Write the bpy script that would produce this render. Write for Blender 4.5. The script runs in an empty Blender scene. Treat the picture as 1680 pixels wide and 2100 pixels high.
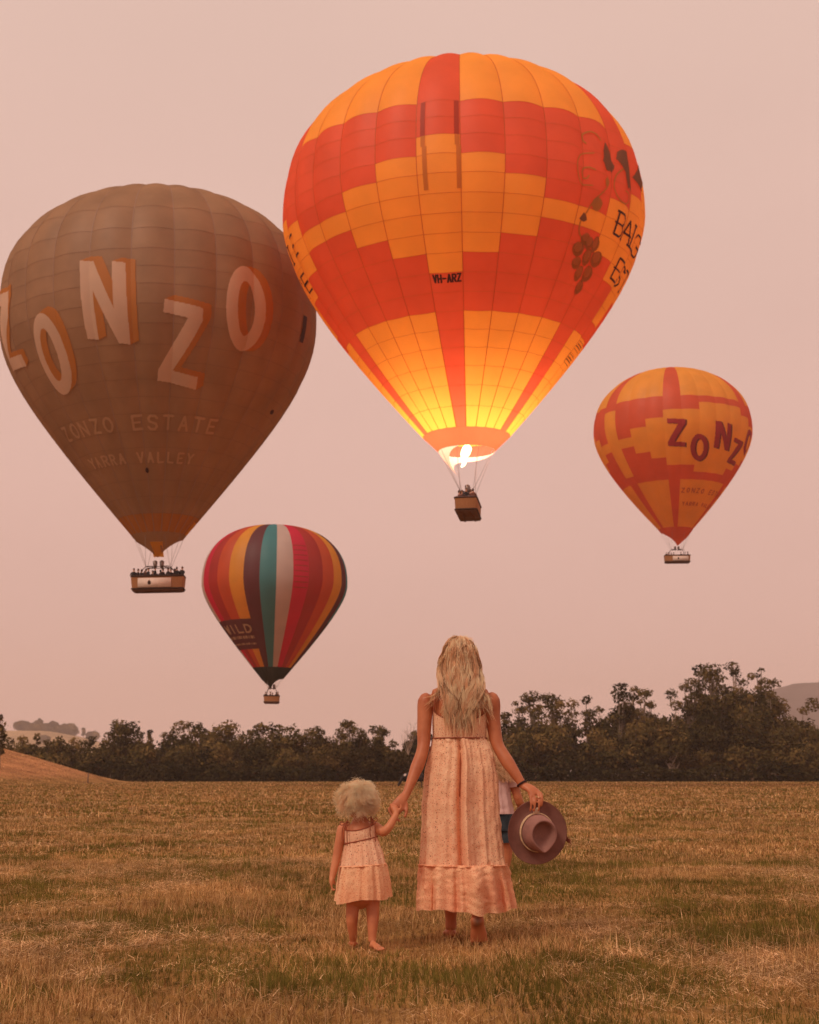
import bpy, math, random
import numpy as np
from mathutils import Vector, Matrix

random.seed(7)
rng = np.random.default_rng(7)
R = math.radians
sc = bpy.context.scene
COL = sc.collection

# ---------------------------------------------------------------- camera, world, sun, exposure
cam_d = bpy.data.cameras.new("camera")
cam_d.sensor_fit = 'VERTICAL'
cam_d.sensor_height = 36.0
cam_d.lens = 50.0
cam_d.clip_start = 0.1
cam_d.clip_end = 20000.0
cam = bpy.data.objects.new("camera", cam_d)
COL.objects.link(cam)
cam.location = (0.0, 0.0, 0.95)
cam.rotation_euler = (R(90.0 + 10.49), 0.0, 0.0)
cam_d.dof.use_dof = True
cam_d.dof.focus_distance = 8.35
cam_d.dof.aperture_fstop = 6.3
sc.camera = cam

world = bpy.data.worlds.new("World")
sc.world = world
world.use_nodes = True
wn, wl = world.node_tree.nodes, world.node_tree.links
wn.clear()
w_out = wn.new('ShaderNodeOutputWorld')
w_bg = wn.new('ShaderNodeBackground')
w_bg.inputs['Strength'].default_value = 0.1
w_sky = wn.new('ShaderNodeTexSky')
w_sky.sky_type = 'NISHITA'
w_sky.sun_disc = False
w_sky.sun_elevation = R(46.0)
w_sky.sun_rotation = R(222.0)
w_tc = wn.new('ShaderNodeTexCoord')
w_sep = wn.new('ShaderNodeSeparateXYZ')
w_ramp = wn.new('ShaderNodeValToRGB')          # overcast cloud deck: pink, a little brighter towards the zenith
w_no = wn.new('ShaderNodeTexNoise')
w_no.inputs['Scale'].default_value = 1.7
w_no.inputs['Detail'].default_value = 3.0
w_map = wn.new('ShaderNodeMapping')
w_map.inputs['Scale'].default_value = (1.0, 1.0, 2.5)
w_mr = wn.new('ShaderNodeMapRange')
w_mr.inputs['From Min'].default_value = 0.3
w_mr.inputs['From Max'].default_value = 0.7
w_mr.inputs['To Min'].default_value = 9.5
w_mr.inputs['To Max'].default_value = 10.4
w_mul = wn.new('ShaderNodeVectorMath'); w_mul.operation = 'SCALE'
w_mix = wn.new('ShaderNodeMix'); w_mix.data_type = 'RGBA'
w_mix.inputs[0].default_value = 0.94
els = w_ramp.color_ramp.elements
els[0].position = 0.0; els[0].color = (0.73, 0.43, 0.36, 1)
els[1].position = 1.0; els[1].color = (1.0, 0.72, 0.60, 1)
e = els.new(0.16); e.color = (0.765, 0.468, 0.385, 1)
e = els.new(0.48); e.color = (0.805, 0.545, 0.452, 1)
wl.new(w_tc.outputs['Generated'], w_sep.inputs[0])
wl.new(w_sep.outputs['Z'], w_ramp.inputs[0])
wl.new(w_tc.outputs['Generated'], w_map.inputs[0])
wl.new(w_map.outputs[0], w_no.inputs['Vector'])
wl.new(w_no.outputs['Fac'], w_mr.inputs['Value'])
wl.new(w_ramp.outputs[0], w_mul.inputs[0])
wl.new(w_mr.outputs[0], w_mul.inputs['Scale'])
wl.new(w_sky.outputs[0], w_mix.inputs[6])
wl.new(w_mul.outputs[0], w_mix.inputs[7])
wl.new(w_mix.outputs[2], w_bg.inputs['Color'])
wl.new(w_bg.outputs[0], w_out.inputs['Surface'])

sun_d = bpy.data.lights.new("sun", 'SUN')
sun_d.energy = 1.5
sun_d.angle = R(14.0)
sun_d.color = (1.0, 0.80, 0.62)
sun = bpy.data.objects.new("sun", sun_d)
COL.objects.link(sun)
# light comes from behind the camera, a little from the left
sun_dir = Vector((-math.sin(R(42)) * math.cos(R(46)), -math.cos(R(42)) * math.cos(R(46)), math.sin(R(46))))
sun.rotation_euler = sun_dir.to_track_quat('Z', 'Y').to_euler()

sc.view_settings.view_transform = 'Standard'
sc.view_settings.look = 'None'
sc.view_settings.exposure = 0.0
sc.view_settings.gamma = 1.0
sc.view_settings.use_curve_mapping = False
sc.cycles.use_denoising = True
sc.cycles.max_bounces = 12
sc.cycles.diffuse_bounces = 8
sc.cycles.transmission_bounces = 8
sc.cycles.volume_bounces = 1
sc.cycles.sample_clamp_indirect = 4.0

# ---------------------------------------------------------------- helpers
def tag(o, label=None, cat=None, group=None, kind=None):
    if label: o['label'] = label
    if cat: o['category'] = cat
    if group: o['group'] = group
    if kind: o['kind'] = kind
    return o

def empty(name, loc=(0, 0, 0), rot=(0, 0, 0)):
    o = bpy.data.objects.new(name, None)
    COL.objects.link(o)
    o.location = loc
    o.rotation_euler = rot
    o.empty_display_size = 0.1
    return o

def mesh_data(name, V, polys, smooth=True, attrs=None):
    """polys: list of int arrays, each (n,k); attrs: name -> (n_verts,) float or (n_verts,4) colour"""
    me = bpy.data.meshes.new(name)
    V = np.asarray(V, np.float32).reshape(-1, 3)
    polys = [np.asarray(p, np.int32) for p in polys if len(p)]
    me.vertices.add(len(V))
    me.vertices.foreach_set('co', V.ravel())
    nl = sum(p.size for p in polys)
    npoly = sum(len(p) for p in polys)
    me.loops.add(nl)
    me.polygons.add(npoly)
    me.loops.foreach_set('vertex_index', np.concatenate([p.ravel() for p in polys]))
    tot = np.concatenate([np.full(len(p), p.shape[1], np.int32) for p in polys])
    st = np.concatenate([[0], np.cumsum(tot)[:-1]]).astype(np.int32)
    me.polygons.foreach_set('loop_start', st)
    me.polygons.foreach_set('loop_total', tot)
    if smooth:
        me.polygons.foreach_set('use_smooth', np.ones(npoly, bool))
    for k, a in (attrs or {}).items():
        a = np.asarray(a, np.float32)
        if a.ndim == 1:
            me.attributes.new(k, 'FLOAT', 'POINT').data.foreach_set('value', a)
        else:
            me.attributes.new(k, 'FLOAT_COLOR', 'POINT').data.foreach_set('color', a.ravel())
    me.update(calc_edges=True)
    return me

def link(name, me, mat=None, parent=None, loc=None):
    o = bpy.data.objects.new(name, me)
    COL.objects.link(o)
    if mat is not None and me is not None:
        if isinstance(mat, (list, tuple)):
            for m in mat: me.materials.append(m)
        else:
            me.materials.append(mat)
    if parent is not None: o.parent = parent
    if loc is not None: o.location = loc
    return o

class MB:
    """collects simple shapes into one mesh"""
    def __init__(s): s.v = []; s.q = []; s.t = []; s.n = 0
    def add(s, V, quads=(), tris=()):
        V = np.asarray(V, float).reshape(-1, 3)
        s.v.append(V)
        if len(quads): s.q.append(np.asarray(quads, int) + s.n)
        if len(tris): s.t.append(np.asarray(tris, int) + s.n)
        s.n += len(V)
        return s
    def box(s, c, size, rotz=0.0):
        x, y, z = [d / 2 for d in size]
        V = np.array([[i * x, j * y, k * z] for k in (-1, 1) for j in (-1, 1) for i in (-1, 1)])
        if rotz:
            cr, sr = math.cos(rotz), math.sin(rotz)
            V = V @ np.array([[cr, sr, 0], [-sr, cr, 0], [0, 0, 1]])
        return s.add(V + np.array(c), [[0, 2, 3, 1], [4, 5, 7, 6], [0, 1, 5, 4], [2, 6, 7, 3], [0, 4, 6, 2], [1, 3, 7, 5]])
    def tube(s, path, rad, n=8, side=None, cap=True):
        V, Q, T = tube_geo(path, rad, n, side, cap)
        return s.add(V, Q, T)
    def ell(s, c, r, n=12, rot=None):
        m = n // 2 + 1
        ph = np.linspace(0, math.pi, m + 1)[1:-1]
        th = np.linspace(0, 2 * math.pi, n, endpoint=False)
        V = [[0, 0, 1]] + [[math.sin(p) * math.cos(t), math.sin(p) * math.sin(t), math.cos(p)] for p in ph for t in th] + [[0, 0, -1]]
        V = np.array(V) * np.array(r)
        if rot is not None: V = V @ np.array(rot).T
        Q = [[1 + i * n + j, 1 + (i + 1) * n + j, 1 + (i + 1) * n + (j + 1) % n, 1 + i * n + (j + 1) % n] for i in range(m - 2) for j in range(n)]
        last = len(V) - 1
        T = [[0, 1 + j, 1 + (j + 1) % n] for j in range(n)] + [[last, 1 + (m - 2) * n + (j + 1) % n, 1 + (m - 2) * n + j] for j in range(n)]
        return s.add(V + np.array(c), Q, T)
    def mesh(s, name, smooth=True):
        return mesh_data(name, np.concatenate(s.v), ([np.concatenate(s.q)] if s.q else []) + ([np.concatenate(s.t)] if s.t else []), smooth)
    def build(s, name, mat, parent=None, smooth=True):
        return link(name, s.mesh(name, smooth), mat, parent)

def tube_geo(path, rad, n=8, side=None, cap=True):
    """tube along path; rad: float, list of floats or list of (a,b); side = direction of the a half-axis"""
    P = np.asarray(path, float)
    m = len(P)
    if np.isscalar(rad): rad = [rad] * m
    rad = [(r, r) if np.isscalar(r) else r for r in rad]
    T = np.gradient(P, axis=0)
    T /= np.linalg.norm(T, axis=1)[:, None] + 1e-12
    u = np.array(side, float) if side is not None else (np.array([1.0, 0, 0]) if abs(T[0][0]) < .8 else np.array([0, 1.0, 0]))
    V = []
    th = np.linspace(0, 2 * math.pi, n, endpoint=False)
    for i in range(m):
        u = u - T[i] * (u @ T[i]); u = u / (np.linalg.norm(u) + 1e-12)
        w = np.cross(T[i], u)
        a, b = rad[i]
        V.append(P[i] + np.outer(np.cos(th) * a, u) + np.outer(np.sin(th) * b, w))
        if side is not None: u = np.array(side, float)
    V = np.concatenate(V)
    i, j = np.meshgrid(np.arange(m - 1), np.arange(n), indexing='ij')
    j2 = (j + 1) % n
    Q = np.stack([i * n + j, i * n + j2, (i + 1) * n + j2, (i + 1) * n + j], -1).reshape(-1, 4)
    Tr = np.zeros((0, 3), int)
    if cap:
        k = len(V)
        V = np.concatenate([V, [P[0] - T[0] * min(rad[0]) * .6, P[-1] + T[-1] * min(rad[-1]) * .6]])
        jj = np.arange(n); jn = (jj + 1) % n
        Tr = np.concatenate([np.stack([jn, jj, np.full(n, k)], -1), np.stack([(m - 1) * n + jj, (m - 1) * n + jn, np.full(n, k + 1)], -1)])
    return V, Q, Tr

def spline(pts, n):
    """Catmull-Rom through pts (any dimension), n samples"""
    P = np.asarray(pts, float)
    P = np.concatenate([[2 * P[0] - P[1]], P, [2 * P[-1] - P[-2]]])
    t = np.linspace(0, len(P) - 3 - 1e-9, n)
    k = t.astype(int); f = (t - k)[:, None]
    a, b, c, d = P[k], P[k + 1], P[k + 2], P[k + 3]
    return .5 * (2 * b + (c - a) * f + (2 * a - 5 * b + 4 * c - d) * f ** 2 + (3 * b - a - 3 * c + d) * f ** 3)

class VNoise:
    """tileable value noise in 2D for numpy arrays"""
    def __init__(s, seed, size=256):
        s.g = np.random.default_rng(seed).random((size, size)); s.n = size
    def __call__(s, x, y):
        x = np.asarray(x, float); y = np.asarray(y, float)
        i = np.floor(x).astype(int); j = np.floor(y).astype(int)
        f = x - i; g = y - j
        f = f * f * (3 - 2 * f); g = g * g * (3 - 2 * g)
        G = s.g; n = s.n
        a = G[i % n, j % n]; b = G[(i + 1) % n, j % n]; c = G[i % n, (j + 1) % n]; d = G[(i + 1) % n, (j + 1) % n]
        return (a * (1 - f) + b * f) * (1 - g) + (c * (1 - f) + d * f) * g
    def fbm(s, x, y, o=3):
        v = 0; a = 1; t = 0
        for k in range(o):
            v = v + a * s(x * 2 ** k + 17 * k, y * 2 ** k + 31 * k); t += a; a *= .5
        return v / t

# ---------------------------------------------------------------- materials
def new_mat(name):
    m = bpy.data.materials.new(name)
    m.use_nodes = True
    nt = m.node_tree
    for n in list(nt.nodes): nt.nodes.remove(n)
    out = nt.nodes.new('ShaderNodeOutputMaterial')
    return m, nt.nodes, nt.links, out

def noise_color(N, L, c1, c2, scale, detail=4.0, lo=.35, hi=.65, coord='Object', stretch=None):
    tc = N.new('ShaderNodeTexCoord')
    no = N.new('ShaderNodeTexNoise')
    no.inputs['Scale'].default_value = scale
    no.inputs['Detail'].default_value = detail
    src = tc.outputs[coord]
    if stretch:
        mp = N.new('ShaderNodeMapping'); mp.inputs['Scale'].default_value = stretch
        L.new(src, mp.inputs[0]); src = mp.outputs[0]
    L.new(src, no.inputs['Vector'])
    r = N.new('ShaderNodeValToRGB')
    r.color_ramp.elements[0].position = lo; r.color_ramp.elements[0].color = (*c1, 1)
    r.color_ramp.elements[1].position = hi; r.color_ramp.elements[1].color = (*c2, 1)
    L.new(no.outputs['Fac'], r.inputs[0])
    return r.outputs[0], no.outputs['Fac']

def plain(name, col, rough=.6, var=.12, scale=8.0, spec=.3, metal=0.0, bump=0.0, bscale=60.0, stretch=None):
    m, N, L, out = new_mat(name)
    p = N.new('ShaderNodeBsdfPrincipled')
    p.inputs['Roughness'].default_value = rough
    p.inputs['Metallic'].default_value = metal
    p.inputs['Specular IOR Level'].default_value = spec
    c, f = noise_color(N, L, [x * (1 - var) for x in col], [min(1, x * (1 + var)) for x in col], scale, stretch=stretch)
    L.new(c, p.inputs['Base Color'])
    if bump:
        b = N.new('ShaderNodeBump'); b.inputs['Strength'].default_value = bump; b.inputs['Distance'].default_value = .01
        _, f2 = noise_color(N, L, (0, 0, 0), (1, 1, 1), bscale)
        L.new(f2, b.inputs['Height']); L.new(b.outputs[0], p.inputs['Normal'])
    L.new(p.outputs[0], out.inputs['Surface'])
    return m

def nylon(name, col, trans=.5, var=.06):
    """thin balloon cloth: lets light through, faint woven sheen"""
    m, N, L, out = new_mat(name)
    c, f = noise_color(N, L, [x * (1 - var) for x in col], [min(1, x * (1 + var)) for x in col], .35, 5.0)
    d = N.new('ShaderNodeBsdfDiffuse'); t = N.new('ShaderNodeBsdfTranslucent'); mx = N.new('ShaderNodeMixShader')
    L.new(c, d.inputs['Color']); L.new(c, t.inputs['Color'])
    mx.inputs[0].default_value = trans
    L.new(d.outputs[0], mx.inputs[1]); L.new(t.outputs[0], mx.inputs[2])
    g = N.new('ShaderNodeBsdfGlossy'); g.inputs['Roughness'].default_value = .55
    g.inputs['Color'].default_value = (1, 1, 1, 1)
    m2 = N.new('ShaderNodeMixShader'); m2.inputs[0].default_value = .025
    L.new(mx.outputs[0], m2.inputs[1]); L.new(g.outputs[0], m2.inputs[2])
    L.new(m2.outputs[0], out.inputs['Surface'])
    return m

# ---------------------------------------------------------------- ground, slope, far hill, mountain
def sstep(a, b, x):
    t = np.clip((np.asarray(x, float) - a) / (b - a), 0, 1)
    return t * t * (3 - 2 * t)

nz1, nz2, nz3, nz4 = VNoise(11), VNoise(12), VNoise(13), VNoise(14)

def ground_h(x, y):
    x = np.asarray(x, float); y = np.asarray(y, float)
    d = np.maximum(0, -36.6 - x)
    rise = .37 * d * d / (d + .9)
    rise = 16 * (1 - np.exp(-rise / 16))
    hill = rise * sstep(128, 176, y) * (1 - sstep(180, 206, y))
    hill = hill * (1 + .05 * (nz1(x * .06, y * .06) - .5))
    micro = .05 * (nz2.fbm(x * .9, y * .9, 3) - .5) * np.exp(-np.maximum(y - 20, 0) / 40)
    swell = .25 * (nz3(x * .03, y * .03 + .5) - .5) * sstep(20, 70, y) * (1 - sstep(170, 210, y))
    return hill + micro + swell

def slope_dry(x, y):      # the mound at the left is grazed to bare straw
    return sstep(.1, 1.4, ground_h(x, y)) * (np.asarray(x) < -30)

xs = np.sinh(np.linspace(-6.2, 6.2, 241)) ; xs = xs / xs[-1] * 3600
ys = np.concatenate([np.linspace(-60, 4, 12), np.linspace(4.5, 30, 90), np.geomspace(30.5, 300, 120), np.geomspace(310, 3950, 34)])
GX, GY = np.meshgrid(xs, ys)
GZ = ground_h(GX, GY)
ny, nx = GX.shape
i, j = np.meshgrid(np.arange(ny - 1), np.arange(nx - 1), indexing='ij')
GQ = np.stack([i * nx + j, i * nx + j + 1, (i + 1) * nx + j + 1, (i + 1) * nx + j], -1).reshape(-1, 4)

def ground_material():
    m, N, L, out = new_mat("dry_pasture")
    p = N.new('ShaderNodeBsdfPrincipled'); p.inputs['Roughness'].default_value = .95; p.inputs['Specular IOR Level'].default_value = .05
    tc = N.new('ShaderNodeTexCoord')
    def noise(scale, detail, st=(1, 1, 1)):
        mp = N.new('ShaderNodeMapping'); mp.inputs['Scale'].default_value = st
        n = N.new('ShaderNodeTexNoise'); n.inputs['Scale'].default_value = scale; n.inputs['Detail'].default_value = detail
        L.new(tc.outputs['Object'], mp.inputs[0]); L.new(mp.outputs[0], n.inputs['Vector'])
        return n.outputs['Fac']
    def ramp(f, *st):
        r = N.new('ShaderNodeValToRGB')
        e = r.color_ramp.elements
        e[0].position, e[0].color = st[0][0], (*st[0][1], 1)
        e[1].position, e[1].color = st[-1][0], (*st[-1][1], 1)
        for s in st[1:-1]:
            q = e.new(s[0]); q.color = (*s[1], 1)
        L.new(f, r.inputs[0]); return r.outputs[0]
    base = ramp(noise(.22, 6), (.3, (.19, .10, .032)), (.5, (.32, .172, .056)), (.7, (.42, .232, .085)))
    green = ramp(noise(.13, 5, (1, .6, 1)), (.52, (0, 0, 0)), (.68, (1, 1, 1)))
    mx = N.new('ShaderNodeMix'); mx.data_type = 'RGBA'; mx.clamp_factor = True
    ml = N.new('ShaderNodeMath'); ml.operation = 'MULTIPLY'; ml.inputs[1].default_value = .7
    L.new(green, ml.inputs[0]); L.new(ml.outputs[0], mx.inputs[0])
    L.new(base, mx.inputs[6]); mx.inputs[7].default_value = (.14, .105, .03, 1)
    fine = ramp(noise(5.0, 8), (.3, (.62, .6, .55)), (.7, (1.12, 1.1, 1.08)))
    dry = N.new('ShaderNodeAttribute'); dry.attribute_name = 'dry'
    m3 = N.new('ShaderNodeMix'); m3.data_type = 'RGBA'; m3.inputs[7].default_value = (.50, .235, .11, 1)
    L.new(dry.outputs['Fac'], m3.inputs[0]); L.new(mx.outputs[2], m3.inputs[6])
    m2 = N.new('ShaderNodeMix'); m2.data_type = 'RGBA'; m2.blend_type = 'MULTIPLY'; m2.inputs[0].default_value = 1
    L.new(m3.outputs[2], m2.inputs[6]); L.new(fine, m2.inputs[7])
    broad = ramp(noise(.45, 7, (1, .5, 1)), (.32, (.66, .64, .6)), (.66, (1.14, 1.12, 1.08)))
    m4 = N.new('ShaderNodeMix'); m4.data_type = 'RGBA'; m4.blend_type = 'MULTIPLY'; m4.inputs[0].default_value = 1
    L.new(m2.outputs[2], m4.inputs[6]); L.new(broad, m4.inputs[7])
    L.new(m4.outputs[2], p.inputs['Base Color'])
    b = N.new('ShaderNodeBump'); b.inputs['Strength'].default_value = .6; b.inputs['Distance'].default_value = .05
    L.new(noise(7.0, 6), b.inputs['Height']); L.new(b.outputs[0], p.inputs['Normal'])
    L.new(p.outputs[0], out.inputs['Surface'])
    return m
M_GROUND = ground_material()
tag(link("ground", mesh_data("ground", np.stack([GX, GY, GZ], -1).reshape(-1, 3), [GQ], True, {'dry': slope_dry(GX, GY).ravel()}), M_GROUND), kind='structure')

def height_patch(name, X, Y, Z, mat):
    ny, nx = X.shape
    i, j = np.meshgrid(np.arange(ny - 1), np.arange(nx - 1), indexing='ij')
    Q = np.stack([i * nx + j, i * nx + j + 1, (i + 1) * nx + j + 1, (i + 1) * nx + j], -1).reshape(-1, 4)
    return tag(link(name, mesh_data(name, np.stack([X, Y, Z], -1).reshape(-1, 3), [Q]), mat), kind='structure')

M_PADDOCK = plain("paddock_grass", (.36, .235, .125), .95, .2, .02, .05)
M_RANGE = plain("forested_range", (.055, .042, .048), .95, .3, .02, .05)
hs = 2200 / 700
def hill_h(x, y):
    rx = np.interp(x, np.array([-520, -330, -215, -176, -160, -150, -137, -118, -95, -80]) * hs, np.array([9, 20, 22, 21.6, 19.0, 16, 12, 6.5, 2, -.3]) * hs)
    return rx * np.exp(-((y - 2200) / 330.0) ** 2) - .6 + 1.2 * (nz4(x * .03, y * .03) - .5)
X, Y = np.meshgrid(np.linspace(-520 * hs, -80 * hs, 90), np.linspace(1500, 3000, 60))
height_patch("hill", X, Y, hill_h(X, Y), M_PADDOCK)
ms = 3350 / 2600
X, Y = np.meshgrid(np.linspace(420 * ms, 2700 * ms, 140), np.linspace(2950, 3940, 70))
rx = np.interp(X, np.array([420, 480, 540, 590, 620, 656, 709, 760, 900, 1300, 2000, 2700]) * ms, np.array([-2, 18, 70, 120, 144, 158, 166, 166, 160, 120, 60, -2]) * ms)
height_patch("mountain", X, Y, rx * np.exp(-((Y - 3350) / 250.0) ** 2) * (1 + .12 * (nz4.fbm(X * .01, Y * .01) - .5)) - .6, M_RANGE)

# the air: one closed box of even haze
m, N, L, out = new_mat("haze_air")
pv = N.new('ShaderNodeVolumePrincipled')
pv.inputs['Color'].default_value = (.93, .80, .76, 1)
pv.inputs['Density'].default_value = 0.0002
pv.inputs['Anisotropy'].default_value = 0.0
L.new(pv.outputs[0], out.inputs['Volume'])
hz = MB(); hz.box((0, 1950, 124), (7400, 4100, 251))
HAZE = tag(hz.build("haze", m, smooth=False), kind='stuff')

# ---------------------------------------------------------------- trees
def leaf_material(name, dark, mid, light):
    m, N, L, out = new_mat(name)
    at = N.new('ShaderNodeAttribute'); at.attribute_name = 'tone'
    r = N.new('ShaderNodeValToRGB')
    e = r.color_ramp.elements
    e[0].position, e[0].color = 0.0, (*dark, 1)
    e[1].position, e[1].color = 1.0, (*light, 1)
    q = e.new(.5); q.color = (*mid, 1)
    d = N.new('ShaderNodeBsdfDiffuse'); t = N.new('ShaderNodeBsdfTranslucent'); mx = N.new('ShaderNodeMixShader')
    mx.inputs[0].default_value = .25
    L.new(at.outputs['Fac'], r.inputs[0])
    L.new(r.outputs[0], d.inputs['Color']); L.new(r.outputs[0], t.inputs['Color'])
    L.new(d.outputs[0], mx.inputs[1]); L.new(t.outputs[0], mx.inputs[2])
    L.new(mx.outputs[0], out.inputs['Surface'])
    return m
M_LEAF = leaf_material("gum_leaves", (.018, .017, .008), (.094, .070, .026), (.26, .165, .058))
M_BARK = plain("gum_bark", (.20, .145, .105), .9, .3, 1.5, .1, stretch=(1, 1, .3))
M_BARKP = plain("pale_gum_bark", (.42, .30, .23), .9, .25, 1.5, .1, stretch=(1, 1, .3))

def leaves(cent, rad, per, size, rg, tone0=.5, up=.35, core=.55):
    """leaf sprays spread through ellipsoid clumps; returns verts, quads, tone"""
    Vs, Ts = [], []
    for c, r in zip(cent, rad):
        n = int(per * (r[0] * r[2] + .15))
        d = rg.normal(size=(n, 3)); d /= np.linalg.norm(d, axis=1)[:, None]
        rr = core + (1.08 - core) * rg.random(n) ** .6
        # ragged outline: radius varies with direction
        rr *= 1 + .18 * np.sin(d[:, 0] * 5 + c[0] * 3) * np.sin(d[:, 2] * 6 + c[2] * 5) + .12 * rg.normal(size=n)
        p = np.array(c) + d * rr[:, None] * np.array(r)
        nrm = d * 1.3 + rg.normal(size=(n, 3)) * .7 + np.array([0, 0, up])
        nrm /= np.linalg.norm(nrm, axis=1)[:, None]
        a = np.cross(nrm, rg.normal(size=(n, 3))); a /= np.linalg.norm(a, axis=1)[:, None]
        b = np.cross(nrm, a)
        s = size * (.6 + .8 * rg.random(n))[:, None]
        w = s * (.38 + .25 * rg.random(n))[:, None]
        Vs.append(np.stack([p - a * s, p - b * w + a * s * .1, p + a * s, p + b * w], 1).reshape(-1, 3))
        tn = np.clip(tone0 + rg.normal() * .21 + rg.normal(size=n) * .12, 0, 1)
        Ts.append(np.repeat(tn, 4))
    V = np.concatenate(Vs)
    return V, np.arange(len(V)).reshape(-1, 4), np.concatenate(Ts)

def make_tree(name, label, cat, loc, h, w, kind, seed, group, size=.28, dens=30, mat=None):
    rg = np.random.default_rng(seed)
    root = tag(empty(name, loc), label, cat, group)
    tr = MB()
    cent, rad = [], []
    r0 = .02 * h + .06
    lean = rg.normal() * .03 * h
    if kind == 'bare':
        for k in range(9):
            a = rg.uniform(0, 6.28); l = h * rg.uniform(.3, .5)
            b = np.array([lean * .5, 0, h * rg.uniform(.35, .6)])
            e_ = b + np.array([math.cos(a) * l * .35, math.sin(a) * l * .3, l * .9])
            path = spline([b, (b + e_) / 2 + rg.normal(size=3) * .15, e_], 6)
            tr.tube(path, np.linspace(.07, .02, 6), 5)
            for _ in range(3):
                q = path[rg.integers(2, 6)]
                tr.tube([q, q + np.array([rg.normal() * .6, rg.normal() * .6, rg.uniform(.4, 1.1)])], [.03, .012], 4)
        tr.tube(spline([(0, 0, -.1), (lean * .3, 0, h * .3), (lean * .6, 0, h * .62)], 7), np.linspace(r0, .07, 7), 7)
        tr.build("trunk", M_BARKP, root)
        return root
    if kind == 'narrow':
        n = max(4, int(h / (w * .55)))
        for k in range(n):
            t = (k + .6) / n
            cent.append((lean * t + rg.normal() * w * .08, rg.normal() * w * .08, h * (.25 + .74 * t)))
            q = w * (.5 - .22 * abs(t - .45)) * rg.uniform(.7, 1.05)
            rad.append((q, q, h / n * .55))
        trunk_top = h * .9
    elif kind in ('bushy', 'trunk'):
        n = int(8 + w * 1.0)
        for k in range(n):
            a = rg.uniform(0, 6.28); q = math.sqrt(rg.random()) * .36 * w
            zt = rg.random()
            fall = 1 - (q / (.5 * w)) ** 2 * .5
            lo = .18 if kind == 'bushy' else .38
            z = h * (lo + (1 - lo) * (.08 + .76 * zt) * fall)
            rr = w * rg.uniform(.19, .29)
            cent.append((math.cos(a) * q + lean * zt, math.sin(a) * q, z)); rad.append((rr, rr, rr * rg.uniform(.6, .9)))
        cent.append((lean, 0, h - w * .15)); rad.append((w * .2, w * .2, w * .16))
        trunk_top = h * .7
    else:   # open gum: clumps carried on limbs, loose at the top, fuller below
        n = int(rg.integers(7, 11))
        for k in range(n):
            a = rg.uniform(0, 6.28); t = k / (n - 1)
            z = h * (.6 + .38 * t) + rg.normal() * .02 * h
            q = w * rg.uniform(.05, .5) * (1.15 - .6 * t)
            rr = w * rg.uniform(.22, .36)
            cent.append((math.cos(a) * q + lean * t, math.sin(a) * q, min(z, h - rr * .45))); rad.append((rr, rr, rr * rg.uniform(.42, .7)))
        ww = max(w * 1.35, h * .5)
        for k in range(12):
            a = rg.uniform(0, 6.28); q = ww * math.sqrt(rg.random()) * .4
            rr = ww * rg.uniform(.2, .3)
            cent.append((math.cos(a) * q, math.sin(a) * q, h * rg.uniform(.2, .68))); rad.append((rr, rr, rr * rg.uniform(.6, .9)))
        trunk_top = h * .8
    path = spline([(0, 0, -.15), (lean * .25, 0, h * .3), (lean * .8, rg.normal() * .1, trunk_top)], 8)
    tr.tube(path, np.linspace(r0 * (1.4 if kind == 'trunk' else 1), r0 * .3, 8), 7)
    for c, r in zip(cent[::1 if kind == 'gum' else 3], rad[::1 if kind == 'gum' else 3]):
        b = path[min(7, max(1, int(7 * (c[2] * .62) / trunk_top)))]
        c = np.array(c)
        mid = (b + c) / 2 + np.array([0, 0, -.1 * abs(c[0] - b[0])])
        tr.tube(spline([b, mid, c], 5), np.linspace(r0 * .45, r0 * .15, 5), 5)
    tr.build("trunk", M_BARKP if kind in ('trunk',) or rg.random() < .25 else M_BARK, root)
    V, Q, T = leaves(cent, rad, dens * (1.25 if kind != 'gum' else 1.2) / size ** 1.2 * .5, size, rg, rg.uniform(.38, .62))
    link("crown", mesh_data("crown", V, [Q], False, {'tone': T}), mat or M_LEAF, root)
    return root

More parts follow.
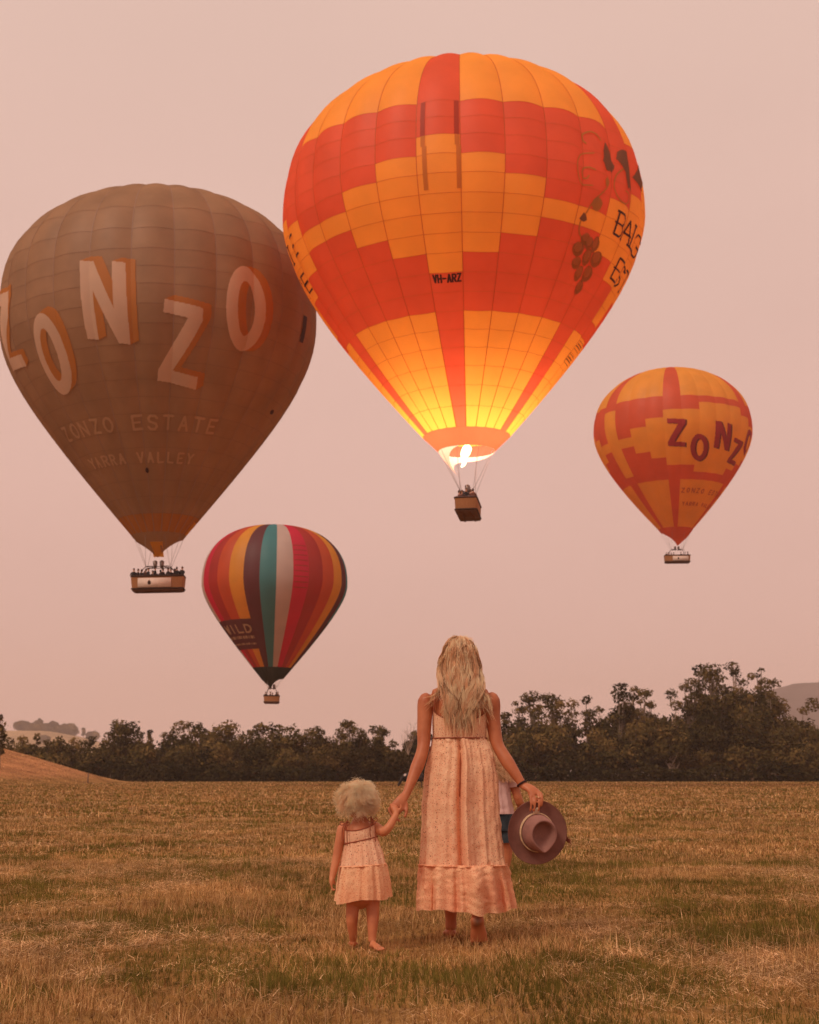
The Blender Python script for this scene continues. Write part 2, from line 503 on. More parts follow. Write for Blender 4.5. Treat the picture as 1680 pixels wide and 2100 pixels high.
# x, y, height, width, habit, label  (metres)
TREES = [
    (-44.9, 158.0, 7.5, 1.2, 'narrow', 'dark narrow tree on the crest of the grassy slope at the picture edge'),
    (-65.9, 238.0, 7.1, 3.2, 'bushy', 'small round tree just over the grassy slope, first of the tree line'),
    (-66.3, 246.0, 7.7, 3.7, 'bushy', 'low bushy tree behind the slope, beside the first round tree of the line'),
    (-61.4, 236.0, 7.7, 1.3, 'gum', 'thin little tree with a tuft on top, in front of the hazy paddock'),
    (-58.4, 232.0, 6.6, 3.1, 'bushy', 'squat dark tree low in the line below the hazy paddock'),
    (-58.5, 240.0, 7.3, 4.2, 'bushy', 'broad dark tree below the hazy paddock where the slope falls away'),
    (-54.5, 233.0, 7.0, 3.2, 'bushy', 'dark tree with a pointed crown below the last hazy hillside trees'),
    (-53.8, 243.0, 7.5, 4.3, 'bushy', 'yellowish green tree between the hazy hillside and the tall spindly tree'),
    (-50.2, 236.0, 8.0, 2.7, 'bushy', 'dark tree leaning against the tall spindly tree of the left line'),
    (-49.5, 240.0, 10.1, 1.5, 'narrow', 'tall spindly tree with a dark knot of leaves on top, left part of the line'),
    (-46.8, 238.0, 9.4, 3.6, 'gum', 'gum with two ragged heads just right of the tall spindly tree'),
    (-45.8, 245.0, 8.4, 3.5, 'bushy', 'rounded olive tree below the long basket of the brown balloon'),
    (-44.4, 248.0, 8.7, 1.0, 'narrow', 'needle thin tree poking out above the olive crowns'),
    (-40.5, 236.0, 8.0, 3.5, 'bushy', 'dark tree between the needle thin tree and the open umbrella gum'),
    (-40.2, 246.0, 8.8, 2.8, 'bushy', 'pointed tree tight against the open umbrella gum'),
    (-36.0, 236.0, 9.6, 4.5, 'gum', 'open umbrella gum with sky showing through its crown, under the brown balloon'),
    (-34.2, 246.0, 8.3, 3.7, 'gum', 'low feathery gum between the two umbrella gums of the left line'),
    (-30.6, 238.0, 9.1, 4.4, 'gum', 'flat topped umbrella gum with a wisp of leaves floating above it'),
    (-28.3, 246.0, 8.0, 3.3, 'bushy', 'dark low tree below the striped balloon, left of its basket'),
    (-25.6, 234.0, 8.2, 2.5, 'bushy', 'small dome shaped tree under the striped balloon'),
    (-24.3, 240.0, 9.4, 3.4, 'gum', 'ragged gum straight below the basket of the striped balloon'),
    (-23.5, 247.0, 9.4, 2.5, 'narrow', 'slim tree just right of the ragged gum below the striped balloon'),
    (-21.3, 242.0, 9.4, 1.6, 'gum', 'thin wispy gum standing up between two fuller crowns'),
    (-18.9, 236.0, 9.0, 5.1, 'bushy', 'large rounded gum with an even dome, mid left line'),
    (-17.6, 247.0, 8.8, 3.0, 'bushy', 'dark shoulder of leaves between the two large domed gums'),
    (-14.5, 235.0, 8.9, 4.9, 'bushy', 'large domed gum with a pale trunk showing at its side'),
    (-11.8, 244.0, 8.8, 3.8, 'bushy', 'ragged tree before the lollipop gum above the curly haired child'),
    (-9.1, 236.0, 9.7, 2.7, 'gum', 'lollipop gum with a dark tuft raised on bare stems, above the curly child'),
    (-8.0, 247.0, 8.6, 3.0, 'bushy', 'olive tree right behind the lollipop gum'),
    (-5.9, 238.0, 9.0, 3.6, 'bushy', 'yellow green domed gum above the joined hands'),
    (-4.7, 245.0, 8.9, 2.5, 'gum', 'sparse gum at the falling end of the left tree line'),
    (-2.8, 234.0, 6.5, 3.6, 'bushy', "low brown bush tree left of the woman's elbow"),
    (-0.3, 240.0, 9.4, 2.0, 'bare', "bare grey tree with fine leafless twigs left of the woman's elbow"),
    (0.9, 246.0, 8.5, 2.2, 'gum', "dark gum half hidden behind the woman's upper arm"),
    (3.1, 240.0, 7.8, 3.3, 'bushy', "dark tree hidden behind the woman's arm and waist"),
    (15.6, 236.0, 11.0, 2.1, 'gum', "thin drooping gum just right of the woman's bare arm"),
    (16.2, 228.0, 8.6, 3.9, 'bushy', "low dark tree right of the woman's elbow"),
    (19.0, 240.0, 13.2, 2.8, 'gum', 'slight gum with a bent top, second right of the woman'),
    (20.7, 236.0, 14.3, 3.5, 'gum', "tall feathery gum with loose clusters, right of the woman's shoulder"),
    (24.7, 243.0, 14.5, 3.3, 'gum', 'forked gum with sky between its two heads'),
    (25.3, 236.0, 13.1, 3.2, 'bushy', 'broad crown tucked behind the forked gum'),
    (28.2, 244.0, 13.7, 4.2, 'bushy', 'olive crown between the forked gum and the twin tuft gum'),
    (29.2, 236.0, 13.8, 3.5, 'bushy', 'peaked crown below the small orange balloon, left side'),
    (33.0, 246.0, 12.7, 3.7, 'bushy', 'low saddle of leaves left of the pom pom gum'),
    (34.6, 236.0, 15.1, 3.2, 'gum', 'gum carrying a dark pom pom of leaves on a crooked limb'),
    (37.3, 242.0, 16.4, 3.0, 'gum', 'gum with the highest dark tufts of the middle group'),
    (39.1, 238.0, 15.2, 2.8, 'gum', 'upright gum with stacked tufts, last of the middle group'),
    (42.0, 246.0, 13.6, 3.9, 'bushy', 'rounded crown in the dip after the stacked tuft gum'),
    (43.5, 238.0, 15.0, 4.5, 'bushy', 'wide olive crown left of the tallest gums'),
    (46.4, 240.0, 17.0, 2.9, 'gum', 'arching gum reaching left from the tallest group'),
    (50.5, 248.0, 19.8, 2.9, 'gum', 'tall gum with a feathery flat top, first of the tallest group'),
    (51.4, 240.0, 19.4, 3.9, 'gum', 'tall gum with a wide dark flat topped crown in the tallest group'),
    (56.2, 246.0, 20.2, 3.0, 'gum', 'tallest gum with one detached cap of leaves above the rest'),
    (56.5, 239.0, 17.8, 3.3, 'bushy', 'dense crown below the detached cap of the tallest gum'),
    (60.2, 247.0, 19.2, 2.0, 'gum', 'slender gum with a tilted cap of leaves, right of the tallest'),
    (59.9, 240.0, 17.2, 2.9, 'gum', 'gum holding a round ball of leaves against the purple mountain'),
    (59.5, 236.0, 14.6, 3.5, 'bushy', 'dark crown that ends the tall group before the purple mountain'),
    (63.4, 243.0, 13.0, 4.1, 'bushy', 'low round tree under the purple mountain'),
    (67.7, 250.0, 12.7, 3.7, 'bushy', 'lowest crown in the gap under the purple mountain'),
    (63.7, 226.0, 12.9, 5.4, 'bushy', 'big leafy tree at the far end, under the purple mountain'),
    (-56.5, 226.0, 4.3, 5.3, 'bushy', 'dark thicket tree at the foot of the slope'),
    (-48.3, 225.0, 5.1, 6.1, 'bushy', 'broad dark tree in front where the slope meets the field'),
    (-40.9, 224.0, 5.1, 5.8, 'bushy', 'dark spreading tree at the field edge below the brown balloon basket'),
    (-35.4, 225.0, 5.4, 5.0, 'bushy', 'low dark tree in front of the open umbrella gum'),
    (-29.6, 224.0, 5.6, 5.5, 'bushy', 'spreading tree in front of the flat topped umbrella gum'),
    (-23.7, 226.0, 5.5, 4.9, 'bushy', 'brownish tree in front below the striped balloon'),
    (-18.9, 224.0, 5.1, 4.7, 'bushy', 'short brown crown at the field edge, in front of the domed gums'),
    (-12.1, 223.0, 5.3, 5.0, 'trunk', 'tree with a pale leaning trunk at the field edge, left of the curly child'),
    (-7.2, 224.0, 5.1, 4.5, 'trunk', 'tree with a pinkish trunk rising right above the curly child'),
    (-1.9, 226.0, 4.7, 4.3, 'bushy', "reddish brown bush tree left of the woman's forearm"),
    (17.8, 224.0, 7.7, 6.1, 'trunk', "dark tree with a thin pale trunk right of the woman's wrist"),
    (23.4, 226.0, 8.5, 6.0, 'bushy', 'wide brownish crown above the hat, at the field edge'),
    (29.2, 224.0, 8.1, 6.1, 'bushy', 'wide dark crown in front of the saddle, right of the hat'),
    (35.3, 226.0, 9.3, 6.1, 'bushy', 'broad crown in front of the stacked tuft gum'),
    (40.2, 223.0, 8.4, 5.6, 'trunk', 'rounded brown crown over a short pale trunk at the field edge'),
    (46.7, 227.0, 10.8, 6.5, 'bushy', 'large brown crown in front of the tallest group, left half'),
    (52.0, 225.0, 11.5, 6.6, 'bushy', 'large sunlit crown in front of the tallest group, right half'),
    (57.0, 224.0, 8.4, 5.8, 'bushy', 'dark crown at the field edge below the mountain gap'),
    (60.9, 222.0, 6.1, 5.3, 'bushy', 'dark low crown at the field edge by the big end tree'),
]
for k, (x, y, h, w, kind, lab) in enumerate(TREES):
    gz = float(ground_h(x, y))
    front = y < 229
    make_tree("gum_tree", lab, "tree", (x, y, gz), h - gz, w * (1.35 if kind == 'gum' else 1.2), kind, 100 + k, "trees along the far edge of the field")

HILL_TREES = [   # x, top z, width, label
    (-188.6, 26.2, 6.2, "hazy tree left of the bare paddock patch on the far hill"),
    (-184.0, 24.2, 7.1, "hazy low tree filling the gap on the far hill ridge"),
    (-180.4, 24.4, 6.2, "hazy spreading tree left of the tallest on the far hill ridge"),
    (-180.4, 27.6, 3.8, "tallest hazy tree on the far hill ridge"),
    (-176.9, 24.3, 7.1, "hazy bush right of the tallest tree on the far hill"),
    (-173.7, 26.4, 4.8, "hazy egg shaped tree in the middle of the far hill"),
    (-170.4, 23.6, 5.7, "hazy bush between the egg shaped and the square crowned tree"),
    (-165.7, 24.8, 6.6, "hazy square crowned tree on the falling end of the far hill"),
    (-163.8, 22.9, 5.2, "hazy small tree leaning on the square crowned one"),
    (-158.5, 22.9, 1.9, "hazy thin poplar like tree past the end of the far hill"),
    (-154.2, 20.6, 5.7, "hazy bush at the foot of the far hill, last on the right"),
    (-177.4, 19.6, 4.3, "hazy tree standing in the bare paddock below the ridge"),
]
for k, (x, top, w, lab) in enumerate(HILL_TREES):
    yy = 2200 if k < 11 else 2020
    X_, W_, Z_ = x * hs * yy / 2200, w * hs, top * hs * yy / 2200
    gz = float(hill_h(X_, yy))
    make_tree("hill_tree", lab, "tree", (X_, yy, gz), Z_ - gz, W_ * 1.15, 'bushy' if w > 3 else 'narrow', 400 + k, "hazy trees on the far hill", 1.1, 34)

# the wood behind the first trees, and the scrub at its foot: masses nobody could count
def mass(name, n, xr, yr, top, size, seed, tone, lo=0.0):
    rg = np.random.default_rng(seed)
    x = rg.uniform(*xr, n); y = rg.uniform(*yr, n)
    z = ground_h(x, y) + (lo + (1 - lo) * rg.random(n)) * top(x)
    p = np.stack([x, y, z], 1)
    nr = rg.normal(size=(n, 3)) + np.array([0, -.4, .6]); nr /= np.linalg.norm(nr, axis=1)[:, None]
    a = np.cross(nr, rg.normal(size=(n, 3))); a /= np.linalg.norm(a, axis=1)[:, None]
    b = np.cross(nr, a)
    s = size * (.6 + .8 * rg.random(n))[:, None]
    V = np.stack([p - a * s, p - b * s * .5, p + a * s, p + b * s * .5], 1).reshape(-1, 3)
    tn = np.clip(tone + .22 * rg.normal(size=n) * .6 + .3 * (nz1(x * .25, z * .3) - .5), 0, 1)
    return tag(link(name, mesh_data(name, V, [np.arange(4 * n).reshape(-1, 4)], False, {'tone': np.repeat(tn, 4)}), M_LEAF), kind='stuff')
tx = np.array([t[0] for t in TREES]); th_ = np.array([t[2] for t in TREES])
od = np.argsort(tx)
def wood_top(x):
    h = np.interp(x, tx[od], th_[od])
    return h * (.60 + .16 * nz3(x * .35, x * 0))
mass("wood", 30000, (-100, 98), (244, 262), wood_top, .62, 51, .28)
mass("undergrowth", 16000, (-64, 92), (217.5, 222), lambda x: 1.2 + 2.2 * nz2(x * .3, x * 0 + 3), .34, 52, .14)

# a weathered post on the slope
M_POST = plain("weathered_post", (.20, .12, .08), .9, .2, 4, .1)
px_, py_ = -36.9, 166.0
mb = MB(); mb.tube([(0, 0, -.3), (.03, 0, 1.1)], [.10, .085], 8); mb.tube([(.03, 0, 1.1), (.035, 0, 1.16)], [.085, .05], 8)
po = tag(mb.build("fence_post", M_POST), "single dark weathered post standing on the grassy slope", "post")
po.location = (px_, py_, float(ground_h(px_, py_)))

# ---------------------------------------------------------------- grass (nobody could count it: one object)
def make_grass():
    bands = [(5.0, 9.5, 7200, .0017), (9.5, 17, 3600, .0028), (17, 32, 900, .0075), (32, 62, 200, .022), (62, 130, 34, .05), (130, 216, 11, .09)]
    rg = np.random.default_rng(5)
    Vs, Ts, Cs = [], [], []
    n0 = 0
    for bi, (y0, y1, den, wd) in enumerate(bands):
        half = lambda y: .30 * y + 1.3
        area = (half(y0) + half(y1)) * (y1 - y0)
        n = int(area * den)
        t = rg.random(n)
        y = np.sqrt(y0 * y0 + t * (y1 * y1 - y0 * y0))
        x = (rg.random(n) * 2 - 1) * half(y)
        # tufts: pull blades together into clumps
        cl = .05 if bi < 3 else .2
        ca_, sa_ = .87, .5
        x, y = x, y
        cx = np.floor(x / cl) * cl + cl * nz1(np.floor(x / cl) * .37, np.floor(y / cl) * .71)
        cy = np.floor(y / cl) * cl + cl * nz2(np.floor(x / cl) * .53, np.floor(y / cl) * .29)
        k = rg.random(n) * .75
        x = x * (1 - k) + cx * k; y = y * (1 - k) + cy * k
        patch = nz1.fbm(x * 1.0, y * .7, 5)          # green / dry
        matt = nz2.fbm(x * .8 + 9, y * .7, 4)         # matted straw
        hgt = nz3.fbm(x * 1.1, y * 1.0 + 4, 3)
        bare = nz4.fbm(x * 1.4, y * 1.2 + 7, 3)
        keep = rg.random(n) < np.clip(1.3 - 1.2 * np.maximum(0, bare - .56) * 4, .45, 1)
        x, y, patch, matt, hgt = x[keep], y[keep], patch[keep], matt[keep], hgt[keep]
        n = len(x)
        green = (1 - slope_dry(x, y)) * np.clip((patch - .50) * (3.0 if bi == 0 else 2.2 if bi == 1 else 1.2) + .38, .10, .78)
        wx = x + .22 * nz1(x * 5.1, y * 4.3) + .10 * nz2(x * 13, y * 11); wy = y + .22 * nz2(x * 4.7, y * 5.3 + 9) + .10 * nz3(x * 12, y * 14)
        ci, cj = np.floor((.8 * wx + .6 * wy) / .10), np.floor((.8 * wy - .6 * wx) / .12)
        cell = np.modf(np.abs(np.sin(ci * 127.1 + cj * 311.7) * 43758.5453))[0]
        cel2 = np.modf(np.abs(np.sin(ci * 269.5 + cj * 183.3) * 24634.6345))[0]
        isg = .55 * cell + .45 * rg.random(n) < green * .8 + .08
        straw = (~isg)
        flat = straw & (rg.random(n) < np.clip((matt - .40) * 4, .2, .9))
        h = (.018 + .045 * rg.random(n) ** 1.6) * (.45 + 1.1 * hgt)
        h = h * (.6 + .9 * cel2)
        h = np.where(flat, h * 1.7, h)
        litter = straw & (rg.random(n) < np.clip((matt - .45) * 1.6, .02, .3))
        tall = straw & (rg.random(n) < .012)
        h = np.where(tall, h + .05 + .09 * rg.random(n), h)
        h = np.where(litter, .05 + .09 * rg.random(n), h)
        if bi >= 3: h *= 1.25
        az = rg.random(n) * 6.283
        wind = .5
        lean = np.where(flat, R(58) + R(28) * rg.random(n), np.abs(rg.normal(size=n)) * R(24))
        lean = np.where(litter, R(76) + R(12) * rg.random(n), lean)
        lean = np.where(tall, np.abs(rg.normal(size=n)) * R(14), lean)
        dx, dy = np.cos(az), np.sin(az)
        sz = np.stack([dx * np.sin(lean), dy * np.sin(lean), np.cos(lean)], 1)
        bend = rg.random(n) * .55
        tip2 = np.stack([dx * np.sin(lean + bend), dy * np.sin(lean + bend), np.cos(lean + bend)], 1)
        base = np.stack([x, y, ground_h(x, y) - .004], 1)
        fa = rg.random(n) * 3.1416
        sd = np.stack([np.cos(fa), np.sin(fa) * .6, 0 * fa], 1)
        w = (wd * (.6 + .8 * rg.random(n)))[:, None]
        w = np.where(tall[:, None], w * .7, w)
        base[:, 2] += np.where(flat, .014 * rg.random(n), 0) + np.where(litter, .012 + .02 * rg.random(n), 0)
        mid = base + sz * (h * .55)[:, None]
        tip = mid + tip2 * (h * .5)[:, None]
        u = rg.random(n)[:, None]
        cg = np.array([.085, .075, .018]) * (1 - u) + np.array([.22, .165, .042]) * u
        cs = np.array([.31, .166, .056]) * (1 - u) + np.array([.66, .42, .20]) * u
        cb = np.array([.12, .055, .02]) * (1 - u) + np.array([.28, .13, .05]) * u
        br = (rg.random(n) < .22)[:, None]
        c = np.where(isg[:, None], cg, np.where(br, cb, cs))
        c = np.where(litter[:, None], np.array([.84, .54, .30]) * (.75 + .35 * u), c)
        c = c * (.62 + .76 * cel2)[:, None]
        c = c * (.62 + .76 * nz3.fbm(x * 1.6 + 50, y * 1.3, 4))[:, None]
        c4 = np.concatenate([c, np.ones((n, 1))], 1)
        if bi < 1:
            V = np.stack([base - sd * w, base + sd * w, mid + sd * w * .75, mid - sd * w * .75, tip], 1).reshape(-1, 3)
            o = n0 + np.arange(n)[:, None] * 5
            T = np.concatenate([o + [0, 1, 2], o + [0, 2, 3], o + [3, 2, 4]], 0)
            Cs.append(np.repeat(c4, 5, 0)); n0 += 5 * n
        else:
            V = np.stack([base - sd * w, base + sd * w, tip], 1).reshape(-1, 3)
            T = n0 + np.arange(n)[:, None] * 3 + [0, 1, 2]
            Cs.append(np.repeat(c4, 3, 0)); n0 += 3 * n
        Vs.append(V); Ts.append(T)
    me = mesh_data("grass", np.concatenate(Vs), [np.concatenate(Ts)], False, {'col': np.concatenate(Cs)})
    m, N, L, out = new_mat("grass_blades")
    at = N.new('ShaderNodeAttribute'); at.attribute_name = 'col'
    d = N.new('ShaderNodeBsdfDiffuse'); t = N.new('ShaderNodeBsdfTranslucent'); mx = N.new('ShaderNodeMixShader')
    mx.inputs[0].default_value = .3
    L.new(at.outputs['Color'], d.inputs['Color']); L.new(at.outputs['Color'], t.inputs['Color'])
    L.new(d.outputs[0], mx.inputs[1]); L.new(t.outputs[0], mx.inputs[2]); L.new(mx.outputs[0], out.inputs['Surface'])
    return tag(link("grass", me, m), kind='stuff')
make_grass()

# ---------------------------------------------------------------- hot air balloons
M_ORANGE = nylon("orange_nylon", (.92, .43, .055))
M_RED = nylon("red_nylon", (.74, .125, .045))
M_BROWN = nylon("brown_nylon", (.42, .235, .125), .42, .10)
M_BRORANGE = nylon("brown_orange_nylon", (.52, .20, .045), .42)
M_CREAM = nylon("cream_nylon", (.84, .56, .39), .42)
M_LORANGE = nylon("letter_orange_nylon", (.62, .22, .04), .42)
M_DIM = nylon("dim_letter_nylon", (.62, .38, .22), .42)
M_CRIMSON = nylon("crimson_nylon", (.74, .012, .06))
M_SRED = nylon("scarlet_nylon", (.50, .03, .02))
M_TANGER = nylon("tangerine_nylon", (.70, .10, .022))
M_YELLOW = nylon("amber_nylon", (.88, .38, .035))
M_PURPLE = nylon("plum_nylon", (.13, .028, .035), .35)
M_TEAL = nylon("teal_nylon", (.06, .26, .28), .4)
M_GREY = nylon("grey_nylon", (.62, .48, .42), .4)
M_BLACK = nylon("black_nylon", (.02, .025, .02), .2)
M_WHITE = nylon("cream_scoop_nylon", (.92, .66, .46), .38)
M_TAPE = nylon("dark_load_tape", (.58, .16, .03), .5)
M_TAPEB = nylon("brown_load_tape", (.33, .18, .10), .42)
M_TAPEL = nylon("pale_load_tape", (.44, .27, .19), .42)
M_RED_SHADE = nylon("red_vent_shade", (.50, .075, .028))  # red cloth darkened to carry the shading beside the vent
M_ORANGE_SHADE = nylon("orange_vent_shade", (.66, .27, .035))  # same shading, put into the orange cloth colour
M_INK = plain("dark_print", (.05, .012, .01), .7, .1, 3)
M_MAROON = plain("maroon_print", (.36, .02, .025), .7, .1, 3)
M_DKRED = plain("dark_red_print", (.12, .01, .015), .7, .1, 3)
M_LEAFP = nylon("leaf_print", (.27, .125, .05), .45)
M_OLIVEP = nylon("olive_print", (.56, .26, .04), .45)
M_GRAPED = nylon("grape_shade_print", (.46, .17, .03), .45)
M_GRAPEL = nylon("grape_print", (.82, .24, .05), .5)
M_WICKER = plain("wicker", (.34, .15, .065), .8, .35, 22, .2, bump=.6, bscale=90, stretch=(1, 1, 5))
M_WICKERD = plain("dark_wicker", (.16, .07, .04), .8, .35, 22, .2, bump=.6, bscale=90)
M_SUEDE = plain("dark_suede_trim", (.05, .025, .018), .8, .2, 8, .2)
M_STEEL = plain("burner_steel", (.20, .15, .13), .4, .1, 8, .5, .8)
M_BANNER = plain("banner_cloth", (.72, .56, .48), .8, .05, 6)
M_HEADHAIR = plain("dark_hair", (.05, .025, .015), .7, .3, 20)
M_CABLE = plain("steel_cable", (.35, .26, .22), .5, .1, 8, .4)

def fabric_profile(p, n=301):
    Rr, zt, a, b, zm, rm, k, sl = p
    t = np.linspace(0, 1, 200) * math.pi / 2
    r1 = Rr * np.cos(t) ** (2 / a); z1 = zt * np.sin(t) ** (2 / b)
    s = np.linspace(0, 1, 200)[1:, None]
    P0, P1, P3 = np.array([Rr, 0.]), np.array([Rr, -k * zm]), np.array([rm, -zm])
    P2 = P3 + np.array([sl * .62 * zm, .62 * zm])
    B = (1 - s) ** 3 * P0 + 3 * (1 - s) ** 2 * s * P1 + 3 * (1 - s) * s ** 2 * P2 + s ** 3 * P3
    r = np.concatenate([r1[::-1], B[:, 0]]); z = np.concatenate([z1[::-1], B[:, 1]])
    d = np.r_[0, np.cumsum(np.hypot(np.diff(r), np.diff(z)))]
    S = np.linspace(0, d[-1], n)
    return S, np.interp(S, d, r), np.interp(S, d, z)

class Balloon:
    def __init__(s, label, prof, base, tilt, gores, edge, bulge=.02, pbulge=.0):
        s.S, s.r, s.z = fabric_profile(prof)
        s.L = s.S[-1]; s.w = 360.0 / gores; s.edge = edge; s.bulge = bulge; s.n = gores; s.rm = s.r[-1]; s.zm = s.z[-1]
        s.root = tag(empty("hot_air_balloon", base, (0, tilt, 0)), label, "hot air balloon", "hot air balloons in the sky")
        s.env = empty("envelope"); s.env.parent = s.root
        s.tapes = MB()
    def surf(s, th, sl, off=0.0):
        """point on the cloth: th degrees from the side that faces the field, sl metres of cloth from the crown"""
        th = np.asarray(th, float); sl = np.asarray(sl, float)
        r = np.interp(sl, s.S, s.r); z = np.interp(sl, s.S, s.z)
        u = ((th - s.edge) / s.w) % 1.0
        e = 1e-2
        dr = np.interp(sl + e, s.S, s.r) - np.interp(sl - e, s.S, s.r); dz = np.interp(sl + e, s.S, s.z) - np.interp(sl - e, s.S, s.z)
        l = np.hypot(dr, dz) + 1e-9
        nr, nz = -dz / l, dr / l
        q = s.bulge * r * (np.sin(np.pi * u) - .55) + off
        rr = r + nr * q; zz = z + nz * q
        a = np.radians(th)
        return np.stack([rr * np.sin(a), -rr * np.cos(a), zz], -1)
    def grid(s, th0, th1, s0, s1, nu, nv, off=0.0, flat=False):
        th, sl = np.meshgrid(np.linspace(th0 + 1e-6, th1 - 1e-6, nu + 1), np.linspace(s0, s1, nv + 1))
        V = s.surf(th, sl, off).reshape(-1, 3)
        i, j = np.meshgrid(np.arange(nv), np.arange(nu), indexing='ij'); k = nu + 1
        return V, np.stack([i * k + j, (i + 1) * k + j, (i + 1) * k + j + 1, i * k + j + 1], -1).reshape(-1, 4)
    def panel(s, g, s0, s1, mat, name="panel", nu=6):
        V, Q = s.grid(s.edge + g * s.w, s.edge + (g + 1) * s.w, s0, s1, nu, max(2, int((s1 - s0) / .8)))
        return link(name, mesh_data(name, V, [Q]), mat, s.env)
    def strip(s, th0, th1, s0, s1, mat, name, off=.02, parent=None, nu=1, nv=40):
        V, Q = s.grid(th0, th1, s0, s1, nu, nv, off)
        return link(name, mesh_data(name, V, [Q]), mat, parent or s.env)
    def decal(s, mask, th0, th1, s0, s1, mat, name, off=.05, nx=90, ny=90, kind=None, parent=None):
        """cloth appliqué: the cells of a fine grid on the balloon where mask(th, s) holds"""
        te = np.linspace(th0, th1, nx + 1); se = np.linspace(s0, s1, ny + 1)
        T, S_ = np.meshgrid((te[1:] + te[:-1]) / 2, (se[1:] + se[:-1]) / 2)
        M = mask(T, S_)
        i, j = np.nonzero(M); k = nx + 1
        if not len(i): return None
        Q = np.stack([i * k + j, (i + 1) * k + j, (i + 1) * k + j + 1, i * k + j + 1], -1)
        u, inv = np.unique(Q, return_inverse=True)
        V = s.surf(te[u % k], se[u // k], off)
        o = link(name, mesh_data(name, V, [inv.reshape(-1, 4)]), mat, parent or s.env)
        if kind: o['kind'] = kind
        return o

def inside(poly, x, y):
    x = np.asarray(x); c = np.zeros(x.shape, bool); P = np.asarray(poly, float)
    for (x1, y1), (x2, y2) in zip(P, np.roll(P, -1, 0)):
        if y1 == y2: continue
        c ^= ((y1 > y) != (y2 > y)) & (x < (x2 - x1) * (y - y1) / (y2 - y1) + x1)
    return c
def seg_dist(pts, x, y):
    d = np.full(np.shape(x), 1e9); P = np.asarray(pts, float)
    for a, b in zip(P[:-1], P[1:]):
        v = b - a; t = np.clip(((x - a[0]) * v[0] + (y - a[1]) * v[1]) / (v @ v + 1e-12), 0, 1)
        d = np.minimum(d, np.hypot(x - a[0] - t * v[0], y - a[1] - t * v[1]))
    return d
BLOCK = {
    'Z': lambda u, v: inside([(0, 0), (1, 0), (1, .15), (.36, .84), (1, .84), (1, 1), (0, 1), (0, .86), (.62, .16), (0, .16)], u, v),
    'N': lambda u, v: inside([(0, 0), (.30, 0), (.72, .58), (.72, 0), (1, 0), (1, 1), (.74, 1), (.27, .38), (.27, 1), (0, 1)], u, v),
    'O': lambda u, v: (((u - .5) / .5) ** 2 + ((v - .5) / .5) ** 2 < 1) & (((u - .5) / .23) ** 2 + ((v - .5) / .32) ** 2 > 1),
}
def quad_letter(ch, quad):
    """block letter stretched over four corners (th, s): top left, top right, bottom right, bottom left"""
    q = np.array(quad, float)
    def f(T, S_):
        # inverse of the bilinear map by a few Newton steps
        u = np.full(T.shape, .5); v = np.full(T.shape, .5)
        for _ in range(6):
            x = (1-u)*(1-v)*q[0,0]+u*(1-v)*q[1,0]+u*v*q[2,0]+(1-u)*v*q[3,0]
            y = (1-u)*(1-v)*q[0,1]+u*(1-v)*q[1,1]+u*v*q[2,1]+(1-u)*v*q[3,1]
            xu = (1-v)*(q[1,0]-q[0,0])+v*(q[2,0]-q[3,0]); xv = (1-u)*(q[3,0]-q[0,0])+u*(q[2,0]-q[1,0])
            yu = (1-v)*(q[1,1]-q[0,1])+v*(q[2,1]-q[3,1]); yv = (1-u)*(q[3,1]-q[0,1])+u*(q[2,1]-q[1,1])
            D = xu * yv - xv * yu; ex, ey = T - x, S_ - y
            u = u + (ex * yv - ey * xv) / D; v = v + (ey * xu - ex * yu) / D
        return BLOCK[ch](u, v) & (u > -.02) & (u < 1.02) & (v > -.02) & (v < 1.02)
    return f
def block_letter(b, ch, quad, face, side, shift, n=110, name="letter"):
    f = quad_letter(ch, quad)
    q = np.array(quad); dx, dy = shift
    def swept(T, S_):
        m = np.zeros(T.shape, bool)
        for t in np.linspace(.08, 1, 14): m |= f(T - t * dx, S_ - t * dy)
        return m & ~f(T, S_)
    lo = np.minimum(q.min(0), q.min(0) + shift) - .2; hi = np.maximum(q.max(0), q.max(0) + shift) + .2
    o = b.decal(f, lo[0], hi[0], lo[1], hi[1], face, name, .05, n, n)
    b.decal(swept, lo[0], hi[0], lo[1], hi[1], side, "letter_side", .045, n, n)
    return o
